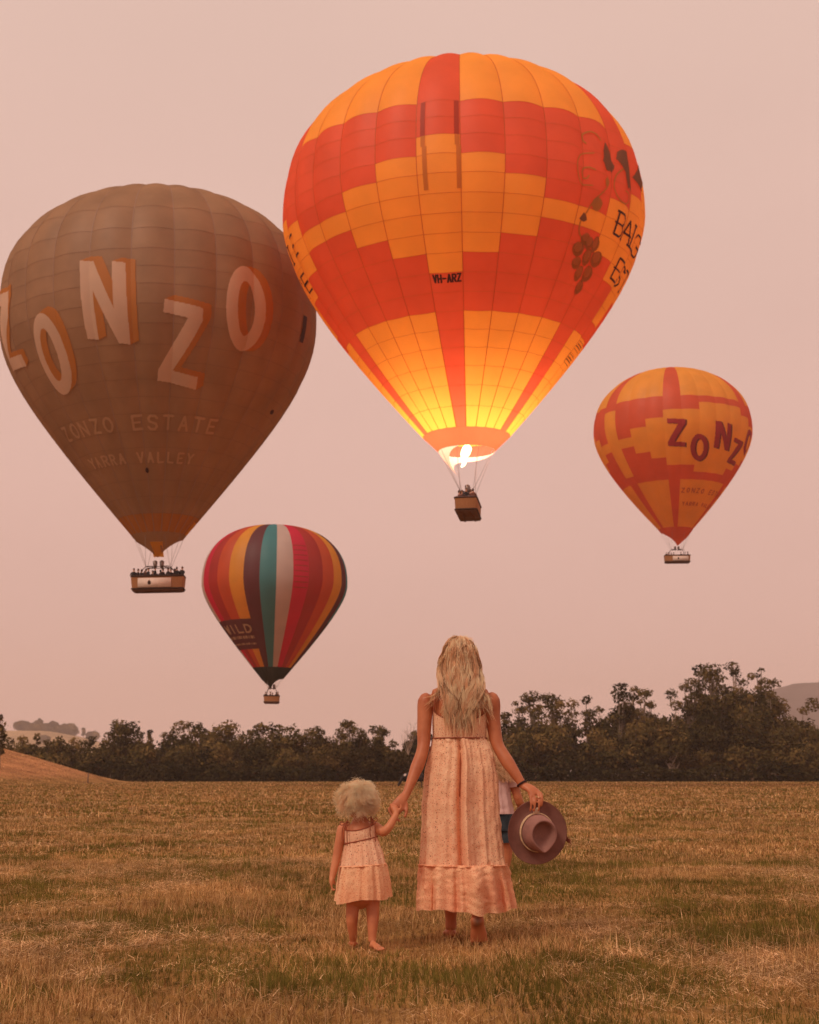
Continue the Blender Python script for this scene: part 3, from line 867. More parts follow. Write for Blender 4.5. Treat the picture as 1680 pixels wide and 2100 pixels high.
STROKE = {
    'Z': [[(0, 0), (1, 0), (0, 1), (1, 1)]], 'O': [[(.5 + .5 * math.cos(t), .5 + .5 * math.sin(t)) for t in np.linspace(0, 6.2832, 19)]],
    'N': [[(0, 1), (0, 0), (1, 1), (1, 0)]], 'E': [[(1, 0), (0, 0), (0, 1), (1, 1)], [(0, .5), (.75, .5)]],
    'S': [[(1, .16), (.75, 0), (.25, 0), (0, .2), (.15, .42), (.85, .58), (1, .8), (.75, 1), (.25, 1), (0, .84)]],
    'T': [[(0, 0), (1, 0)], [(.5, 0), (.5, 1)]], 'A': [[(0, 1), (.5, 0), (1, 1)], [(.2, .64), (.8, .64)]],
    'Y': [[(0, 0), (.5, .5), (1, 0)], [(.5, .5), (.5, 1)]], 'R': [[(0, 1), (0, 0), (.7, 0), (1, .14), (1, .36), (.7, .5), (0, .5)], [(.5, .5), (1, 1)]],
    'V': [[(0, 0), (.5, 1), (1, 0)]], 'L': [[(0, 0), (0, 1), (1, 1)]], 'H': [[(0, 0), (0, 1)], [(1, 0), (1, 1)], [(0, .5), (1, .5)]],
    '-': [[(.1, .5), (.9, .5)]], 'B': [[(0, 0), (0, 1), (.7, 1), (1, .86), (1, .64), (.7, .5), (0, .5)], [(0, 0), (.65, 0), (.9, .13), (.9, .37), (.65, .5)]],
    'G': [[(1, .18), (.75, 0), (.25, 0), (0, .25), (0, .75), (.25, 1), (.75, 1), (1, .8), (1, .55), (.65, .55)]],
    'I': [[(.5, 0), (.5, 1)]], 'W': [[(0, 0), (.25, 1), (.5, .2), (.75, 1), (1, 0)]], 'D': [[(0, 0), (0, 1), (.55, 1), (.95, .75), (1, .5), (.95, .25), (.55, 0), (0, 0)]],
}
def stroke_text(b, text, th0, th1, s0, s1, width, mat, name="letter", fill=.62, one=False, off=.05, serif=False, rise=0.0, res=34):
    n = len(text); step = (th1 - th0) / n
    k = math.radians(1) * float(np.interp((s0 + s1) / 2, b.S, b.r))     # metres per degree
    masks = []
    for i, ch in enumerate(text):
        if ch == ' ': continue
        a = th0 + i * step + step * (1 - fill) / 2; w = step * fill
        if ch == 'I': pass
        ds = rise * i
        strokes = [[((a + w * x) * k, s0 + ds + (s1 - s0) * y) for x, y in st] for st in STROKE[ch]]
        if serif:
            h_ = .09 * (s1 - s0); e_ = w * k * .16
            for st in STROKE[ch]:
                for x, y in (st[0], st[-1]):
                    X, Y = (a + w * x) * k, s0 + ds + (s1 - s0) * y
                    strokes.append([(X - e_, Y), (X + e_, Y)])
        def f(T, S_, strokes=strokes):
            m = np.zeros(T.shape, bool)
            for st in strokes: m |= seg_dist(st, T * k, S_) < width / 2
            return m
        if not one:
            b.decal(f, a - w * .25, a + w * 1.25, s0 + ds - width, s1 + ds + width, mat, name, off, int(res * .8), res)
        masks.append(f)
    if one:
        def g(T, S_):
            m = np.zeros(T.shape, bool)
            for f in masks: m |= f(T, S_)
            return m
        b.decal(g, th0, th1, s0 - width, s1 + width + abs(rise) * n, mat, name, off, int(res * .9 * n), int(res * 1.3))

def skirt(b, depth, mat, r_end, nth=96, nv=14, name="scoop", z0=None, r0=None):
    """cloth below the mouth: depth(th) metres hangs down, drawn in towards the burner"""
    z0 = b.zm if z0 is None else z0; r0 = b.rm if r0 is None else r0
    th = np.linspace(-180, 180, nth, endpoint=False); d = depth(th)
    v = np.linspace(0, 1, nv + 1)[:, None]
    dm = d.max()
    drop = d[None] * v
    rr = r0 + (r_end - r0) * (drop / dm) ** 1.15
    rr = rr * (1 + .012 * np.sin(np.radians(th) * b.n)[None] * (1 - v))
    V = np.stack([rr * np.sin(np.radians(th)), -rr * np.cos(np.radians(th)), z0 - drop], -1).reshape(-1, 3)
    i, j = np.meshgrid(np.arange(nv), np.arange(nth), indexing='ij'); j2 = (j + 1) % nth
    Q = np.stack([i * nth + j, (i + 1) * nth + j, (i + 1) * nth + j2, i * nth + j2], -1).reshape(-1, 4)
    return link(name, mesh_data(name, V, [Q]), mat, b.root)

def basket(b, c, length, width, height, rotz, cable_r, cable_z, banner=None, fh=1.05, ncable=8):
    """wicker basket with padded rim, floor, burner frame and cables; c = centre of its floor"""
    t = empty("basket", c, (0, 0, rotz)); t.parent = b.root
    l, w, h = length / 2, width / 2, height
    mb = MB()
    prof = [(0, .97), (h * .5, 1.0), (h, 1.02)]
    ring = lambda z, f, n=6: [(x * f, y * f, z) for x, y in
        [(-l + .12, -w), (l - .12, -w), (l, -w + .12), (l, w - .12), (l - .12, w), (-l + .12, w), (-l, w - .12), (-l, -w + .12)]]
    V = [p for z, f in prof for p in ring(z, f)]
    Q = [[i * 8 + j, i * 8 + (j + 1) % 8, (i + 1) * 8 + (j + 1) % 8, (i + 1) * 8 + j] for i in range(2) for j in range(8)]
    mb.add(V, Q)
    V2 = [(x * .94, y * .88, z) for x, y, z in V]
    mb.add(V2, [q[::-1] for q in Q])
    mb.build("wicker_body", M_WICKER, t, False)
    fl = MB(); fl.box((0, 0, -.05), (length * .97, width * .97, .1)); fl.box((0, -w * .5, -.14), (length * .9, .12, .08)); fl.box((0, w * .5, -.14), (length * .9, .12, .08))
    fl.build("floor", M_WICKERD, t, False)
    rim = MB(); rim.tube(ring(h + .02, 1.0) + [ring(h + .02, 1.0)[0]], .085, 8); rim.build("padded_rim", M_SUEDE, t)
    hem = MB(); hem.tube(ring(.06, .985) + [ring(.06, .985)[0]], .07, 8); hem.build("base_hide", M_SUEDE, t)
    if banner:
        x0, x1 = banner
        bm = MB(); bm.box(((x0 + x1) / 2, -w - .06, h * .5), (x1 - x0, .02, h * .72)); bn = bm.build("banner", M_BANNER, t, False)
        em = MB(); em.add([(x0 + .95 + .14 * math.sin(a) * (1 + .35 * math.cos(a)), -w - .075, h * .52 - .2 * math.cos(a)) for a in np.linspace(0, 6.283, 12, endpoint=False)], [], [[0, k, k + 1] for k in range(1, 11)])
        em.build("emblem", M_SUEDE, t)
    fr = MB(); fz = h + fh
    fw, fd = l * .55, w * .6
    for sx in (-1, 1):
        for sy in (-1, 1):
            fr.tube(spline([(sx * fw * 1.25, sy * w * .9, h), (sx * fw * 1.12, sy * fd * 1.2, h + fh * .57), (sx * fw * .8, sy * fd, fz), (sx * .5, sy * fd * .8, fz + .04)], 10), .035, 6)
        fr.tube([(sx * .5, -fd, fz + .04), (sx * .5, fd, fz + .04)], .03, 6)
    fr.tube([(-fw * .8, -fd, fz), (fw * .8, -fd, fz)], .03, 6); fr.tube([(-fw * .8, fd, fz), (fw * .8, fd, fz)], .03, 6)
    fr.build("burner_frame", M_SUEDE, t)
    for sx in (-.28, .28):
        bu = MB(); bu.tube([(sx, 0, fz - .1), (sx, 0, fz + .05), (sx, 0, fz + .5)], [.09, .16, .2], 10); bu.build("burner", M_STEEL, t)
    for k in range(ncable):
        a = (k + .5) / ncable * 2 * math.pi
        top = np.array([math.sin(a) * cable_r, -math.cos(a) * cable_r, cable_z])
        ca, sa = math.cos(-rotz), math.sin(-rotz)
        rel = top - np.array(c); rel = np.array([rel[0] * ca - rel[1] * sa, rel[0] * sa + rel[1] * ca, rel[2]])
        foot = np.array([math.copysign(fw * .85, rel[0]), math.copysign(fd, rel[1]), fz])
        cb = MB(); cb.tube([foot, rel], .014, 4); cb.build("cable", M_CABLE, t)
    return t

def passenger(loc, rotz, coat, skin, label, group, s=1.0):
    """head, neck, shoulders and arms of somebody standing in a basket, down to the waist: one continuous shape"""
    n = 12; th = np.linspace(0, 2 * math.pi, n, endpoint=False)
    prof = [(0, .17, .12), (.2, .18, .125), (.36, .21, .12), (.46, .22, .10), (.52, .13, .08), (.56, .06, .06), (.61, .055, .06), (.65, .075, .085), (.72, .085, .1), (.79, .075, .09), (.84, .03, .04)]
    V = [(a * math.cos(t), b_ * math.sin(t), z) for z, a, b_ in prof for t in th]
    Q = [[i * n + j, i * n + (j + 1) % n, (i + 1) * n + (j + 1) % n, (i + 1) * n + j] for i in range(len(prof) - 1) for j in range(n)]
    me = mesh_data("person", V, [Q])
    mi = np.array([0 if i < 4 else (2 if i >= 8 or (i >= 6 and j in (1, 2, 3, 4, 5)) else 1) for i in range(len(prof) - 1) for j in range(n)], np.int32)
    o = link("person", me, [coat, skin, M_HEADHAIR])
    me.polygons.foreach_set('material_index', mi)
    o.location = loc; o.rotation_euler = (0, 0, rotz); o.scale = (s, s, s)
    tag(o, label, "person", group)
    for sd in (-1, 1):
        ar = MB(); ar.tube(spline([(sd * .2, 0, .44), (sd * .27, -.04, .24), (sd * .2, -.24, .2)], 6), [.06, .055, .05, .045, .04, .04], 7)
        ar.build("sleeve", coat, o)
    return o

def world_of(b, p):
    t = b.root.rotation_euler[1]; c, s_ = math.cos(t), math.sin(t)
    x, y, z = p
    return Vector((x * c + z * s_, y, -x * s_ + z * c)) + b.root.location

M_COAT1 = plain("dark_jacket", (.025, .02, .022), .8, .2, 6)
M_COAT2 = plain("brown_jacket", (.12, .05, .035), .8, .2, 6)
M_COAT3 = plain("pale_jacket", (.6, .48, .42), .8, .1, 6)
M_FACE = plain("passenger_skin", (.48, .24, .15), .6, .1, 6)

def all_rows(b, rows, gores_front, color_of, rear_name="rear_panels"):
    """front gores as single panels; the hidden far side as one joined part"""
    rear = {}
    for g in range(-b.n // 2, b.n - b.n // 2):
        for s0, s1 in zip(rows[:-1], rows[1:]):
            m = color_of(g, (s0 + s1) / 2)
            if g in gores_front: b.panel(g, s0, s1, m)
            else:
                V, Q = b.grid(b.edge + g * b.w, b.edge + (g + 1) * b.w, s0, s1, 4, max(1, int((s1 - s0) / 1.2)))
                rear.setdefault(m.name, (m, MB()))[1].add(V, Q)
    for m, mb in rear.values():
        o = mb.build("rear_panels", m, b.env); o['kind'] = 'stuff'

def tapes(b, rows, vmat, hmat, width, gores, hfrom=0):
    mb = MB()
    for g in gores:
        th = b.edge + g * b.w
        sl = np.linspace(.6, b.L, 70)
        k = width / 2 / (np.radians(1) * np.maximum(.3, np.interp(sl, b.S, b.r)))
        A = b.surf(th - k, sl, .015); B = b.surf(th + k, sl, .015)
        V = np.stack([A, B], 1).reshape(-1, 3)
        i = np.arange(69) * 2
        mb.add(V, np.stack([i, i + 2, i + 3, i + 1], -1))
    o = mb.build("load_tape", vmat, b.env); o['kind'] = 'stuff'
    mb = MB()
    for s0 in rows[hfrom:]:
        th = np.linspace(b.edge + gores[0] * b.w, b.edge + gores[-1] * b.w, (len(gores) - 1) * 8 + 1)
        A = b.surf(th, s0 - width * .27 + 0 * th, .012); B = b.surf(th, s0 + width * .27 + 0 * th, .012)
        i = np.arange(len(th) - 1) * 2
        mb.add(np.stack([A, B], 1).reshape(-1, 3), np.stack([i, i + 2, i + 3, i + 1], -1))
    o = mb.build("seam_tape", hmat, b.env); o['kind'] = 'stuff'

# ---- 1. the big glowing orange and red balloon
bo = Balloon("largest balloon, orange and red in steps, lit from inside by its burner flame",
             (13.768, 12.293, 1.644, 2.553, 16.842, 3.244, .14, .886), (4.142, 104.0, 42.793), -.0085, 28, -15.73, .02)
ROWS_O = [.05, 7.0, 12.5, 16.95, 18.3, 19.62, 21.0, 22.32, 23.67, 25.0, 26.35, 27.7, 29.07, 30.45, 31.85, 33.2, 34.55, 35.95, 37.45, 39.1, bo.L]
def color_o(g, s):
    d = (g + 3) % 7 - 3                      # seven gores to a diamond
    strip = g in (0, 5, -5, 10, -10)
    if s < 16.95: return M_RED if strip else M_ORANGE
    if s > 31.85: return M_RED if strip else M_ORANGE
    k = abs(d)
    top = (19.62, 21.0, 22.32, 23.67)[k]; bot = (29.07, 27.7, 26.35, 25.0)[k]
    if g % 7 == 0 and g != 0: top, bot = 18.3, 30.45
    return M_ORANGE if top < s < bot else M_RED
all_rows(bo, ROWS_O, range(-7, 8), color_o)
tapes(bo, ROWS_O, M_TAPE, M_TAPE, .05, range(-14, 15), 3)
for a, b_ in ((-14.4, -13.0), (-4.6, -3.2)):  # vent shadows on the centre gore, painted as strips of darker cloth colour
    for s0, s1, dx, mv in ((16.95, 19.62, 0, M_RED_SHADE), (19.62, 20.4, .1, M_ORANGE_SHADE), (20.4, 23.4, .5, M_ORANGE_SHADE)):
        bo.strip(a + dx, b_ + dx, s0, s1, mv, "vent_shade", .03, nv=10)
stroke_text(bo, "VH-ARZ", -14.6, -3.4, 29.2, 29.72, .13, M_INK, "registration", .62, True, res=26)
stroke_text(bo, "BALG", 53.0, 80, 23.0, 24.55, .16, M_INK, "letter", .82, serif=True)
stroke_text(bo, "EST", 63.8, 84, 25.7, 27.25, .16, M_INK, "letter", .74, serif=True)
stroke_text(bo, "IE", -88, -71.5, 22.9, 24.4, .17, M_INK, "letter", .55, serif=True)
stroke_text(bo, "TE", -93, -78, 25.5, 26.9, .17, M_INK, "letter", .6, serif=True)
kdeg = math.radians(1)
def ell_mask(cx, cy, a, b_):
    def f(T, S_): return ((T - cx) / a) ** 2 + ((S_ - cy) / b_) ** 2 < 1
    return f
for gx, gy, a, b_ in [(41.2, 25.75, 1.9, .42), (43.4, 25.95, 2.0, .46), (47.3, 25.85, 2.2, .6), (39.7, 26.55, 2.3, .52), (50.6, 26.75, 2.3, .6), (45.2, 26.9, 2.6, .62),
                      (41.0, 27.5, 2.0, .45), (44.2, 28.15, 2.2, .58), (49.3, 27.95, 2.4, .6), (48.2, 29.05, 2.1, .55)]:
    h = bo.decal(ell_mask(gx, gy, a, b_), gx - a, gx + a, gy - b_, gy + b_, M_GRAPED, "grape", .05, 24, 24)
    bo.decal(ell_mask(gx - .3, gy - .12, a * .66, b_ * .66), gx - a, gx + a, gy - b_, gy + b_, M_GRAPEL, "grape_highlight", .062, 24, 24)
for poly, mt in [([(44.75, 18.49), (46.2, 18.7), (47.75, 19.04), (48.2, 19.5), (49.6, 19.9), (49.25, 20.2), (48.0, 20.57), (46.9, 20.45), (46.0, 20.6), (44.5, 20.67), (43.6, 20.3), (42.75, 20.09), (43.4, 19.7), (43.25, 19.31)], M_LEAFP),
                 ([(51.25, 18.7), (53.6, 18.35), (58.0, 18.08), (57.4, 18.6), (58.0, 19.07), (58.3, 20.1), (59.5, 21.08), (57.6, 20.9), (56.25, 21.14), (55.2, 20.5), (54.75, 20.02), (53.0, 19.65), (50.5, 19.27)], M_LEAFP),
                 ([(41.25, 22.74), (43.0, 22.8), (44.25, 23.08), (43.75, 23.53), (42.0, 23.73), (40.6, 23.65), (39.75, 23.42), (40.0, 23.02)], M_OLIVEP),
                 ([(37.75, 24.04), (38.8, 24.2), (39.5, 24.48), (38.5, 24.68), (36.75, 24.55)], M_LEAFP),
                 ([(45.0, 21.08), (46.5, 21.35), (46.0, 21.76), (44.25, 21.79), (44.0, 21.35)], M_OLIVEP),
                 ([(70.0, 17.88), (75.0, 17.84), (78, 18.6), (76.25, 19.14), (72, 19.9), (67.5, 20.09), (62.25, 19.68), (66.0, 18.76)], M_LEAFP)]:
    P = np.array(poly)
    bo.decal(lambda T, S_, P=P: inside(P, T, S_), P[:, 0].min(), P[:, 0].max(), P[:, 1].min(), P[:, 1].max(), mt, "vine_leaf", .055, 46, 46)
for pts, wd in [([(45.5, 21.79), (43.75, 22.23), (42.0, 22.64), (39.75, 23.36), (38.75, 23.97), (37.75, 24.38), (37.5, 24.99), (38.25, 25.5), (40.5, 25.9)], .11),
                ([(54.0, 19.78), (50.75, 20.4), (49.5, 21.04), (49.75, 21.65), (52.25, 22.2), (55.5, 22.27), (57.75, 21.89), (57.25, 21.45), (54.75, 21.38)], .11),
                ([(36.75, 19.1), (35.75, 18.87), (36.0, 18.46), (38.25, 18.15), (40.75, 18.18), (42.5, 18.56)], .12),
                ([(39.25, 19.75), (35.25, 19.99), (33.25, 20.5), (32.75, 21.04), (33.5, 21.76), (35.5, 22.2), (39.0, 22.1)], .10),
                ([(39.5, 20.94), (36.75, 20.91), (35.0, 21.25), (35.5, 21.69), (36.75, 21.72), (37.5, 21.48)], .12)]:
    P = spline(pts, 40); k = kdeg * 13.0
    Pk = P * np.array([k, 1])
    bo.decal(lambda T, S_, Pk=Pk, k=k, wd=wd: seg_dist(Pk, T * k, S_) < wd / 2, P[:, 0].min() - 1, P[:, 0].max() + 1, P[:, 1].min() - .2, P[:, 1].max() + .2, M_OLIVEP, "vine_tendril", .045, 120, 100)
# two dark outlined labels low on the right
for (t0, t1, s0, s1) in ((72.5, 84, 32.1, 32.85), (69.8, 84, 33.3, 34.1)):
    def lab(T, S_, t0=t0, t1=t1, s0=s0, s1=s1):
        u, v = (T - t0) / (t1 - t0), (S_ - s0) / (s1 - s0)
        return (np.minimum(np.minimum(u, 1 - u), np.minimum(v, 1 - v)) < .07) | ((np.abs(v - .35) < .06) & (np.abs(u - .5) < .3)) | ((np.abs(v - .62) < .06) & (np.abs(u - .5) < .34))
    bo.decal(lab, t0, t1, s0, s1, M_LEAFP, "label_patch", .05, 60, 34)
# red band under the mouth, white scoop, flame
zb, rb = bo.zm - 1.12, 2.12
bd = MB()
nth = 28 * 4
th = np.linspace(0, 360, nth, endpoint=False); rows = 5
Vb = []
for i in range(rows + 1):
    t = i / rows
    r_ = (bo.rm + (rb - bo.rm) * t) * (1 + .012 * (np.abs(np.sin(np.radians((th - bo.edge) / bo.w * 180))) - .5))
    Vb.append(np.stack([r_ * np.sin(np.radians(th)), -r_ * np.cos(np.radians(th)), np.full(nth, bo.zm - .0 - 1.12 * t)], -1))
i, j = np.meshgrid(np.arange(rows), np.arange(nth), indexing='ij'); j2 = (j + 1) % nth
bd.add(np.concatenate(Vb), np.stack([i * nth + j, (i + 1) * nth + j, (i + 1) * nth + j2, i * nth + j2], -1).reshape(-1, 4))
bd.build("mouth_band", M_RED, bo.root)
def dth(th, c): return (th - c + 180) % 360 - 180
skirt(bo, lambda th: np.maximum(.001, 1.9 * np.exp(-(dth(th, -98) / 46) ** 2) + .44 * np.exp(-(dth(th, 165) / 58) ** 2) - .07), M_WHITE, .72, name="scoop", z0=zb, r0=rb, nv=10)
basket(bo, (.05, .5, -22.72), 4.4, 1.6, .92, R(83), 2.1, zb, fh=.75)

flm, N, L, out = new_mat("burner_flame")
em = N.new('ShaderNodeEmission'); em.inputs['Color'].default_value = (1.0, .80, .42, 1); em.inputs['Strength'].default_value = 5.0
L.new(em.outputs[0], out.inputs['Surface'])
fb = MB()
fz = np.linspace(0, 1, 12)
fb.tube([(-.42 + .42 * t ** .6 + .05 * math.sin(9 * t), .05 * math.cos(4 * t), -19.15 + 1.6 * t) for t in fz], [.05 + .40 * (t ** .9) * (1 - max(0, (t - .8) / .2) ** 2 * .55) + .03 * math.sin(13 * t) for t in fz], 14)
fb.build("flame", flm, bo.root)
ld = bpy.data.lights.new("burner_light", 'POINT'); ld.energy = 4000; ld.color = (1.0, .66, .62); ld.shadow_soft_size = .5
lo_ = bpy.data.objects.new("burner_light", ld); COL.objects.link(lo_); lo_.parent = bo.root; lo_.location = (0, 0, -14.3)
G_O, G_B, G_S, G_R = ["passengers in the basket of the %s balloon" % k for k in ("largest", "brown", "striped", "smaller orange")]
ORD = ["second", "third", "fourth", "fifth", "sixth", "seventh", "eighth", "ninth", "tenth", "eleventh", "twelfth", "thirteenth", "fourteenth"]
def riders(b, c, rotz, spots, look, where, group, z, cols=(0, 0, 1, 0, 2)):
    pts = []
    for k, (x, y) in enumerate(spots):
        cr, sr = math.cos(rotz), math.sin(rotz)
        pts.append(world_of(b, (c[0] + x * cr - y * sr, c[1] + x * sr + y * cr, c[2] + z - .42 + .1 * math.sin(k * 2.3))))
    pts.sort(key=lambda p: p.x)
    n = len(pts)
    for k, p in enumerate(pts):
        i = cols[k % len(cols)]
        w = look or ("passenger in a dark jacket", "passenger in a brown jacket", "passenger in a pale jacket")[i]
        spot = "at the left end of" if k == 0 else "at the right end of" if k == n - 1 else ORD[k - 1] + " from the left in"
        passenger(p, rotz + k * 1.3, (M_COAT1, M_COAT2, M_COAT3)[i], M_FACE, "%s, %s the %s" % (w, spot, where), group)
riders(bo, (.05, .5, -22.72), R(83), [(-1.92, -.52), (-1.95, -.02), (-1.9, .5), (-1.35, -.3), (-1.3, .32), (-.5, -.55), (-.4, .5), (.9, .45)],
       "passenger lit orange by the flame", "largest balloon's basket", G_O, 1.22, (1, 0, 1))

# ---- 2. the brown balloon
bb = Balloon("brown balloon with big leaning cream letters, drifting at the left behind the largest balloon",
             (13.389, 10.962, 1.834, 2.603, 18.9, 2.249, .237, .819), (-21.572, 118.0, 39.646), -.0263, 25, .1, .017)
ROWS_B = [.05, 6.0, 10.5, 13.95, 16.25, 18.05, 19.5, 20.9, 22.45, 23.95, 25.6, 26.95, 28.4, 29.85, 31.25, 32.8, 34.2, 35.6, 37.1, 38.6, 40.15, bb.L]
all_rows(bb, ROWS_B, range(-7, 7), lambda g, s: M_BRORANGE if s > 40.15 else M_BROWN)
tapes(bb, ROWS_B, M_TAPEL, M_TAPEB, .07, range(-12, 14), 3)
for ch, q, sh in [('Z', [(-76, 18.6), (-55, 19.2), (-52.3, 25.75), (-70, 25.2)], (3.2, -.3)),
                  ('O', [(-41.3, 22.2), (-28.2, 22.4), (-27.6, 29.0), (-44.6, 28.9)], (3.8, -.35)),
                  ('N', [(-17.5, 18.78), (-1.6, 19.25), (-1.0, 25.65), (-17.0, 24.95)], (3.2, -.28)),
                  ('Z', [(11.25, 22.1), (24.3, 22.6), (26.0, 29.1), (8.8, 28.5)], (3.1, -.35)),
                  ('O', [(31.0, 19.0), (46.5, 18.4), (50.6, 25.1), (34.2, 25.75)], (3.4, -.15))]:
    block_letter(bb, ch, q, M_CREAM, M_LORANGE, sh)
stroke_text(bb, "ZONZO ESTATE", -56, 43.5, 31.45, 32.6, .2, M_DIM, "letter", .55)
stroke_text(bb, "YARRA VALLEY", -48.5, 35, 34.65, 35.5, .16, M_DIM, "letter", .5)
bb.decal(ell_mask(77, 29.3, 1.6, .22), 75, 79, 29, 29.6, M_INK, "dark_patch", .05, 20, 20)
bb.decal(ell_mask(.3, 36.25, 1.3, .24), -2, 3, 35.9, 36.6, M_INK, "pressure_vent", .05, 20, 20)
bb.strip(72.6, 75.0, 20.7, 23.0, M_INK, "dark_bar", .05, nv=8)
SK_B = skirt(bb, lambda th: .25 + 1.65 * np.exp(-(dth(th, 0) / 62) ** 2), M_BROWN, .42)
V = [];
for z_, w_ in ((-.75, .52), (-1.86, .42)):
    rr_ = bb.rm + (.42 - bb.rm) * (-z_ / 1.9) ** 1.15 + .04
    for a in np.linspace(-1, 1, 5): V.append((w_ * a + .05, -math.sqrt(max(.0, rr_ ** 2 - (w_ * a) ** 2)), bb.zm + z_ - .0))
mb = MB(); mb.add(V, [[k, k + 1, k + 6, k + 5] for k in range(4)]); mb.build("orange_tab", M_ORANGE, bb.root)
bb.strip(78, 92, bb.L - 1.3, bb.L, M_ORANGE, "orange_tab", .05, nv=4, nu=4)
CB = (-.02, 0, -23.5)
basket(bb, CB, 4.3, 1.7, 1.08, R(3), 2.1, bb.zm - .2, fh=.85, banner=(-1.6, 1.15))
riders(bb, CB, R(3), [(-2.0, -.4), (-1.75, .4), (-1.35, -.45), (-1.1, .3), (-.8, -.4), (-.55, .4), (-.25, -.35), (.1, .45), (.4, -.4), (.75, .3), (1.05, -.4), (1.3, .35), (1.55, -.4), (1.8, .35), (2.0, -.4)],
       None, "brown balloon's long basket", G_B, 1.42, (0, 0, 0, 1))

# ---- 3. the striped balloon
bs = Balloon("small striped balloon, crimson, orange, plum, teal and grey gores with a black mouth",
             (10.262, 8.387, 2.382, 2.354, 13.131, 1.647, .147, .832), (-19.097, 200.0, 27.483), .0089, 28, -6.25, .010)
CYC = [M_TEAL, M_GREY, M_CRIMSON, M_SRED, M_TANGER, M_YELLOW, M_PURPLE]
rear = {}
for g in range(-14, 14):
    m = CYC[g % 7]
    if -7 <= g <= 7:
        if -6 <= g <= -2:
            cuts = [(.05, 21.4, m), (21.4, 26.25, M_PURPLE), (26.25, 29.25, m)]
        elif g == 7:
            cuts = [(.05, 21.2, m), (21.2, 29.25, M_BLACK)]
        else:
            cuts = [(.05, 29.25, m)]
        for s0, s1, mm in cuts + [(29.25, bs.L, M_BLACK)]:
            bs.panel(g, s0, s1, mm, "gore" if s1 - s0 > 5 else "panel")
    else:
        V, Q = bs.grid(bs.edge + g * bs.w, bs.edge + (g + 1) * bs.w, .05, 29.25, 5, 20)
        rear.setdefault(m.name, (m, MB()))[1].add(V, Q)
        V, Q = bs.grid(bs.edge + g * bs.w, bs.edge + (g + 1) * bs.w, 29.25, bs.L, 5, 3)
        rear.setdefault(M_BLACK.name, (M_BLACK, MB()))[1].add(V, Q)
for m, mb in rear.values():
    o = mb.build("rear_gores", m, bs.env); o['kind'] = 'stuff'
stroke_text(bs, "WILD", -69, -19.6, 22.3, 23.5, .26, M_DIM, "letter", .62)
for s0, s1, a in ((24.05, 24.5, .55), (25.2, 25.5, .4)):     # two lines of small lettering too fine to read
    def lines(T, S_, s0=s0, s1=s1): return (np.sin(T * 2.3 + np.sin(T * .9) * 2) > -.2) & (S_ > s0) & (S_ < s1)
    bs.decal(lines, -74, -20.5, s0 - .05, s1 + .05, M_DIM, "small_lettering", .05, 120, 12)
for k in range(9):     # turning vent folds on the crimson gore
    bs.strip(20.2, 31.5, 10.6 + k * .75, 10.75 + k * .75, M_SRED, "vent_fold", .03, nv=1, nu=6)
skirt(bs, lambda th: .1 + 1.4 * np.exp(-(dth(th, -22) / 50) ** 2), M_BLACK, .12)
CS = (0.0, 0, -16.55)
basket(bs, CS, 2.15, 1.5, .9, R(4), 1.5, bs.zm - .1)
riders(bs, CS, R(4), [(-.85, -.4), (-.2, .1), (.1, -.3), (.85, -.35), (.6, .4)], None, "striped balloon's little basket", G_S, 1.05, (0, 1, 0))

# ---- 4. the smaller orange and red balloon
br = Balloon("smaller orange and red balloon with dark red letters, far right of the sky",
             (13.263, 10.811, 1.902, 2.281, 16.854, 2.862, .139, .897), (44.815, 236.0, 58.52), -.0007, 28, -16.75, .014)
ROWS_R = [.05, 7.0, 12.0, 16.05, 17.25, 18.5, 19.75, 21.0, 22.35, 23.9, 25.2, 26.4, 27.75, 28.95, 30.35, 33.0, 36.0, br.L]
RT = {0: (18.5, 27.75), 1: (18.5, 27.75), 2: (17.25, 28.95), 3: (17.25, 28.95), 4: (17.25, 28.95), 5: (18.5, 27.75), 6: (19.75, 26.4), 7: (21, 25.2),
      -1: (19.75, 26.4), -2: (21.0, 25.2), -3: (22.35, 23.9), -4: (17.25, 28.95), -5: (22.35, 23.9), -6: (21.0, 25.2), -7: (19.75, 26.4)}
def color_r(g, s):
    if s < 16.05: return M_RED if g in (0, -4, 5, 9, -9) else M_ORANGE
    if s > 30.35: return M_RED if g in (0, -4, 6, 10, -9) else M_ORANGE
    t = RT.get(g, RT[(g % 7) - 3] if (g % 7) - 3 in RT else (20, 26))
    return M_ORANGE if t[0] < s < t[1] else M_RED
rear = {}
for g in range(-14, 14):      # one panel per run of colour, as the seams between equal panels are too far off to see
    runs = []
    for s0, s1 in zip(ROWS_R[:-1], ROWS_R[1:]):
        m = color_r(g, (s0 + s1) / 2)
        if runs and runs[-1][2] is m: runs[-1][1] = s1
        else: runs.append([s0, s1, m])
    for s0, s1, m in runs:
        if -7 <= g <= 8: br.panel(g, s0, s1, m)
        else:
            V, Q = br.grid(br.edge + g * br.w, br.edge + (g + 1) * br.w, s0, s1, 4, max(1, int(s1 - s0)))
            rear.setdefault(m.name, (m, MB()))[1].add(V, Q)
for m, mb in rear.values():
    o = mb.build("rear_panels", m, br.env); o['kind'] = 'stuff'
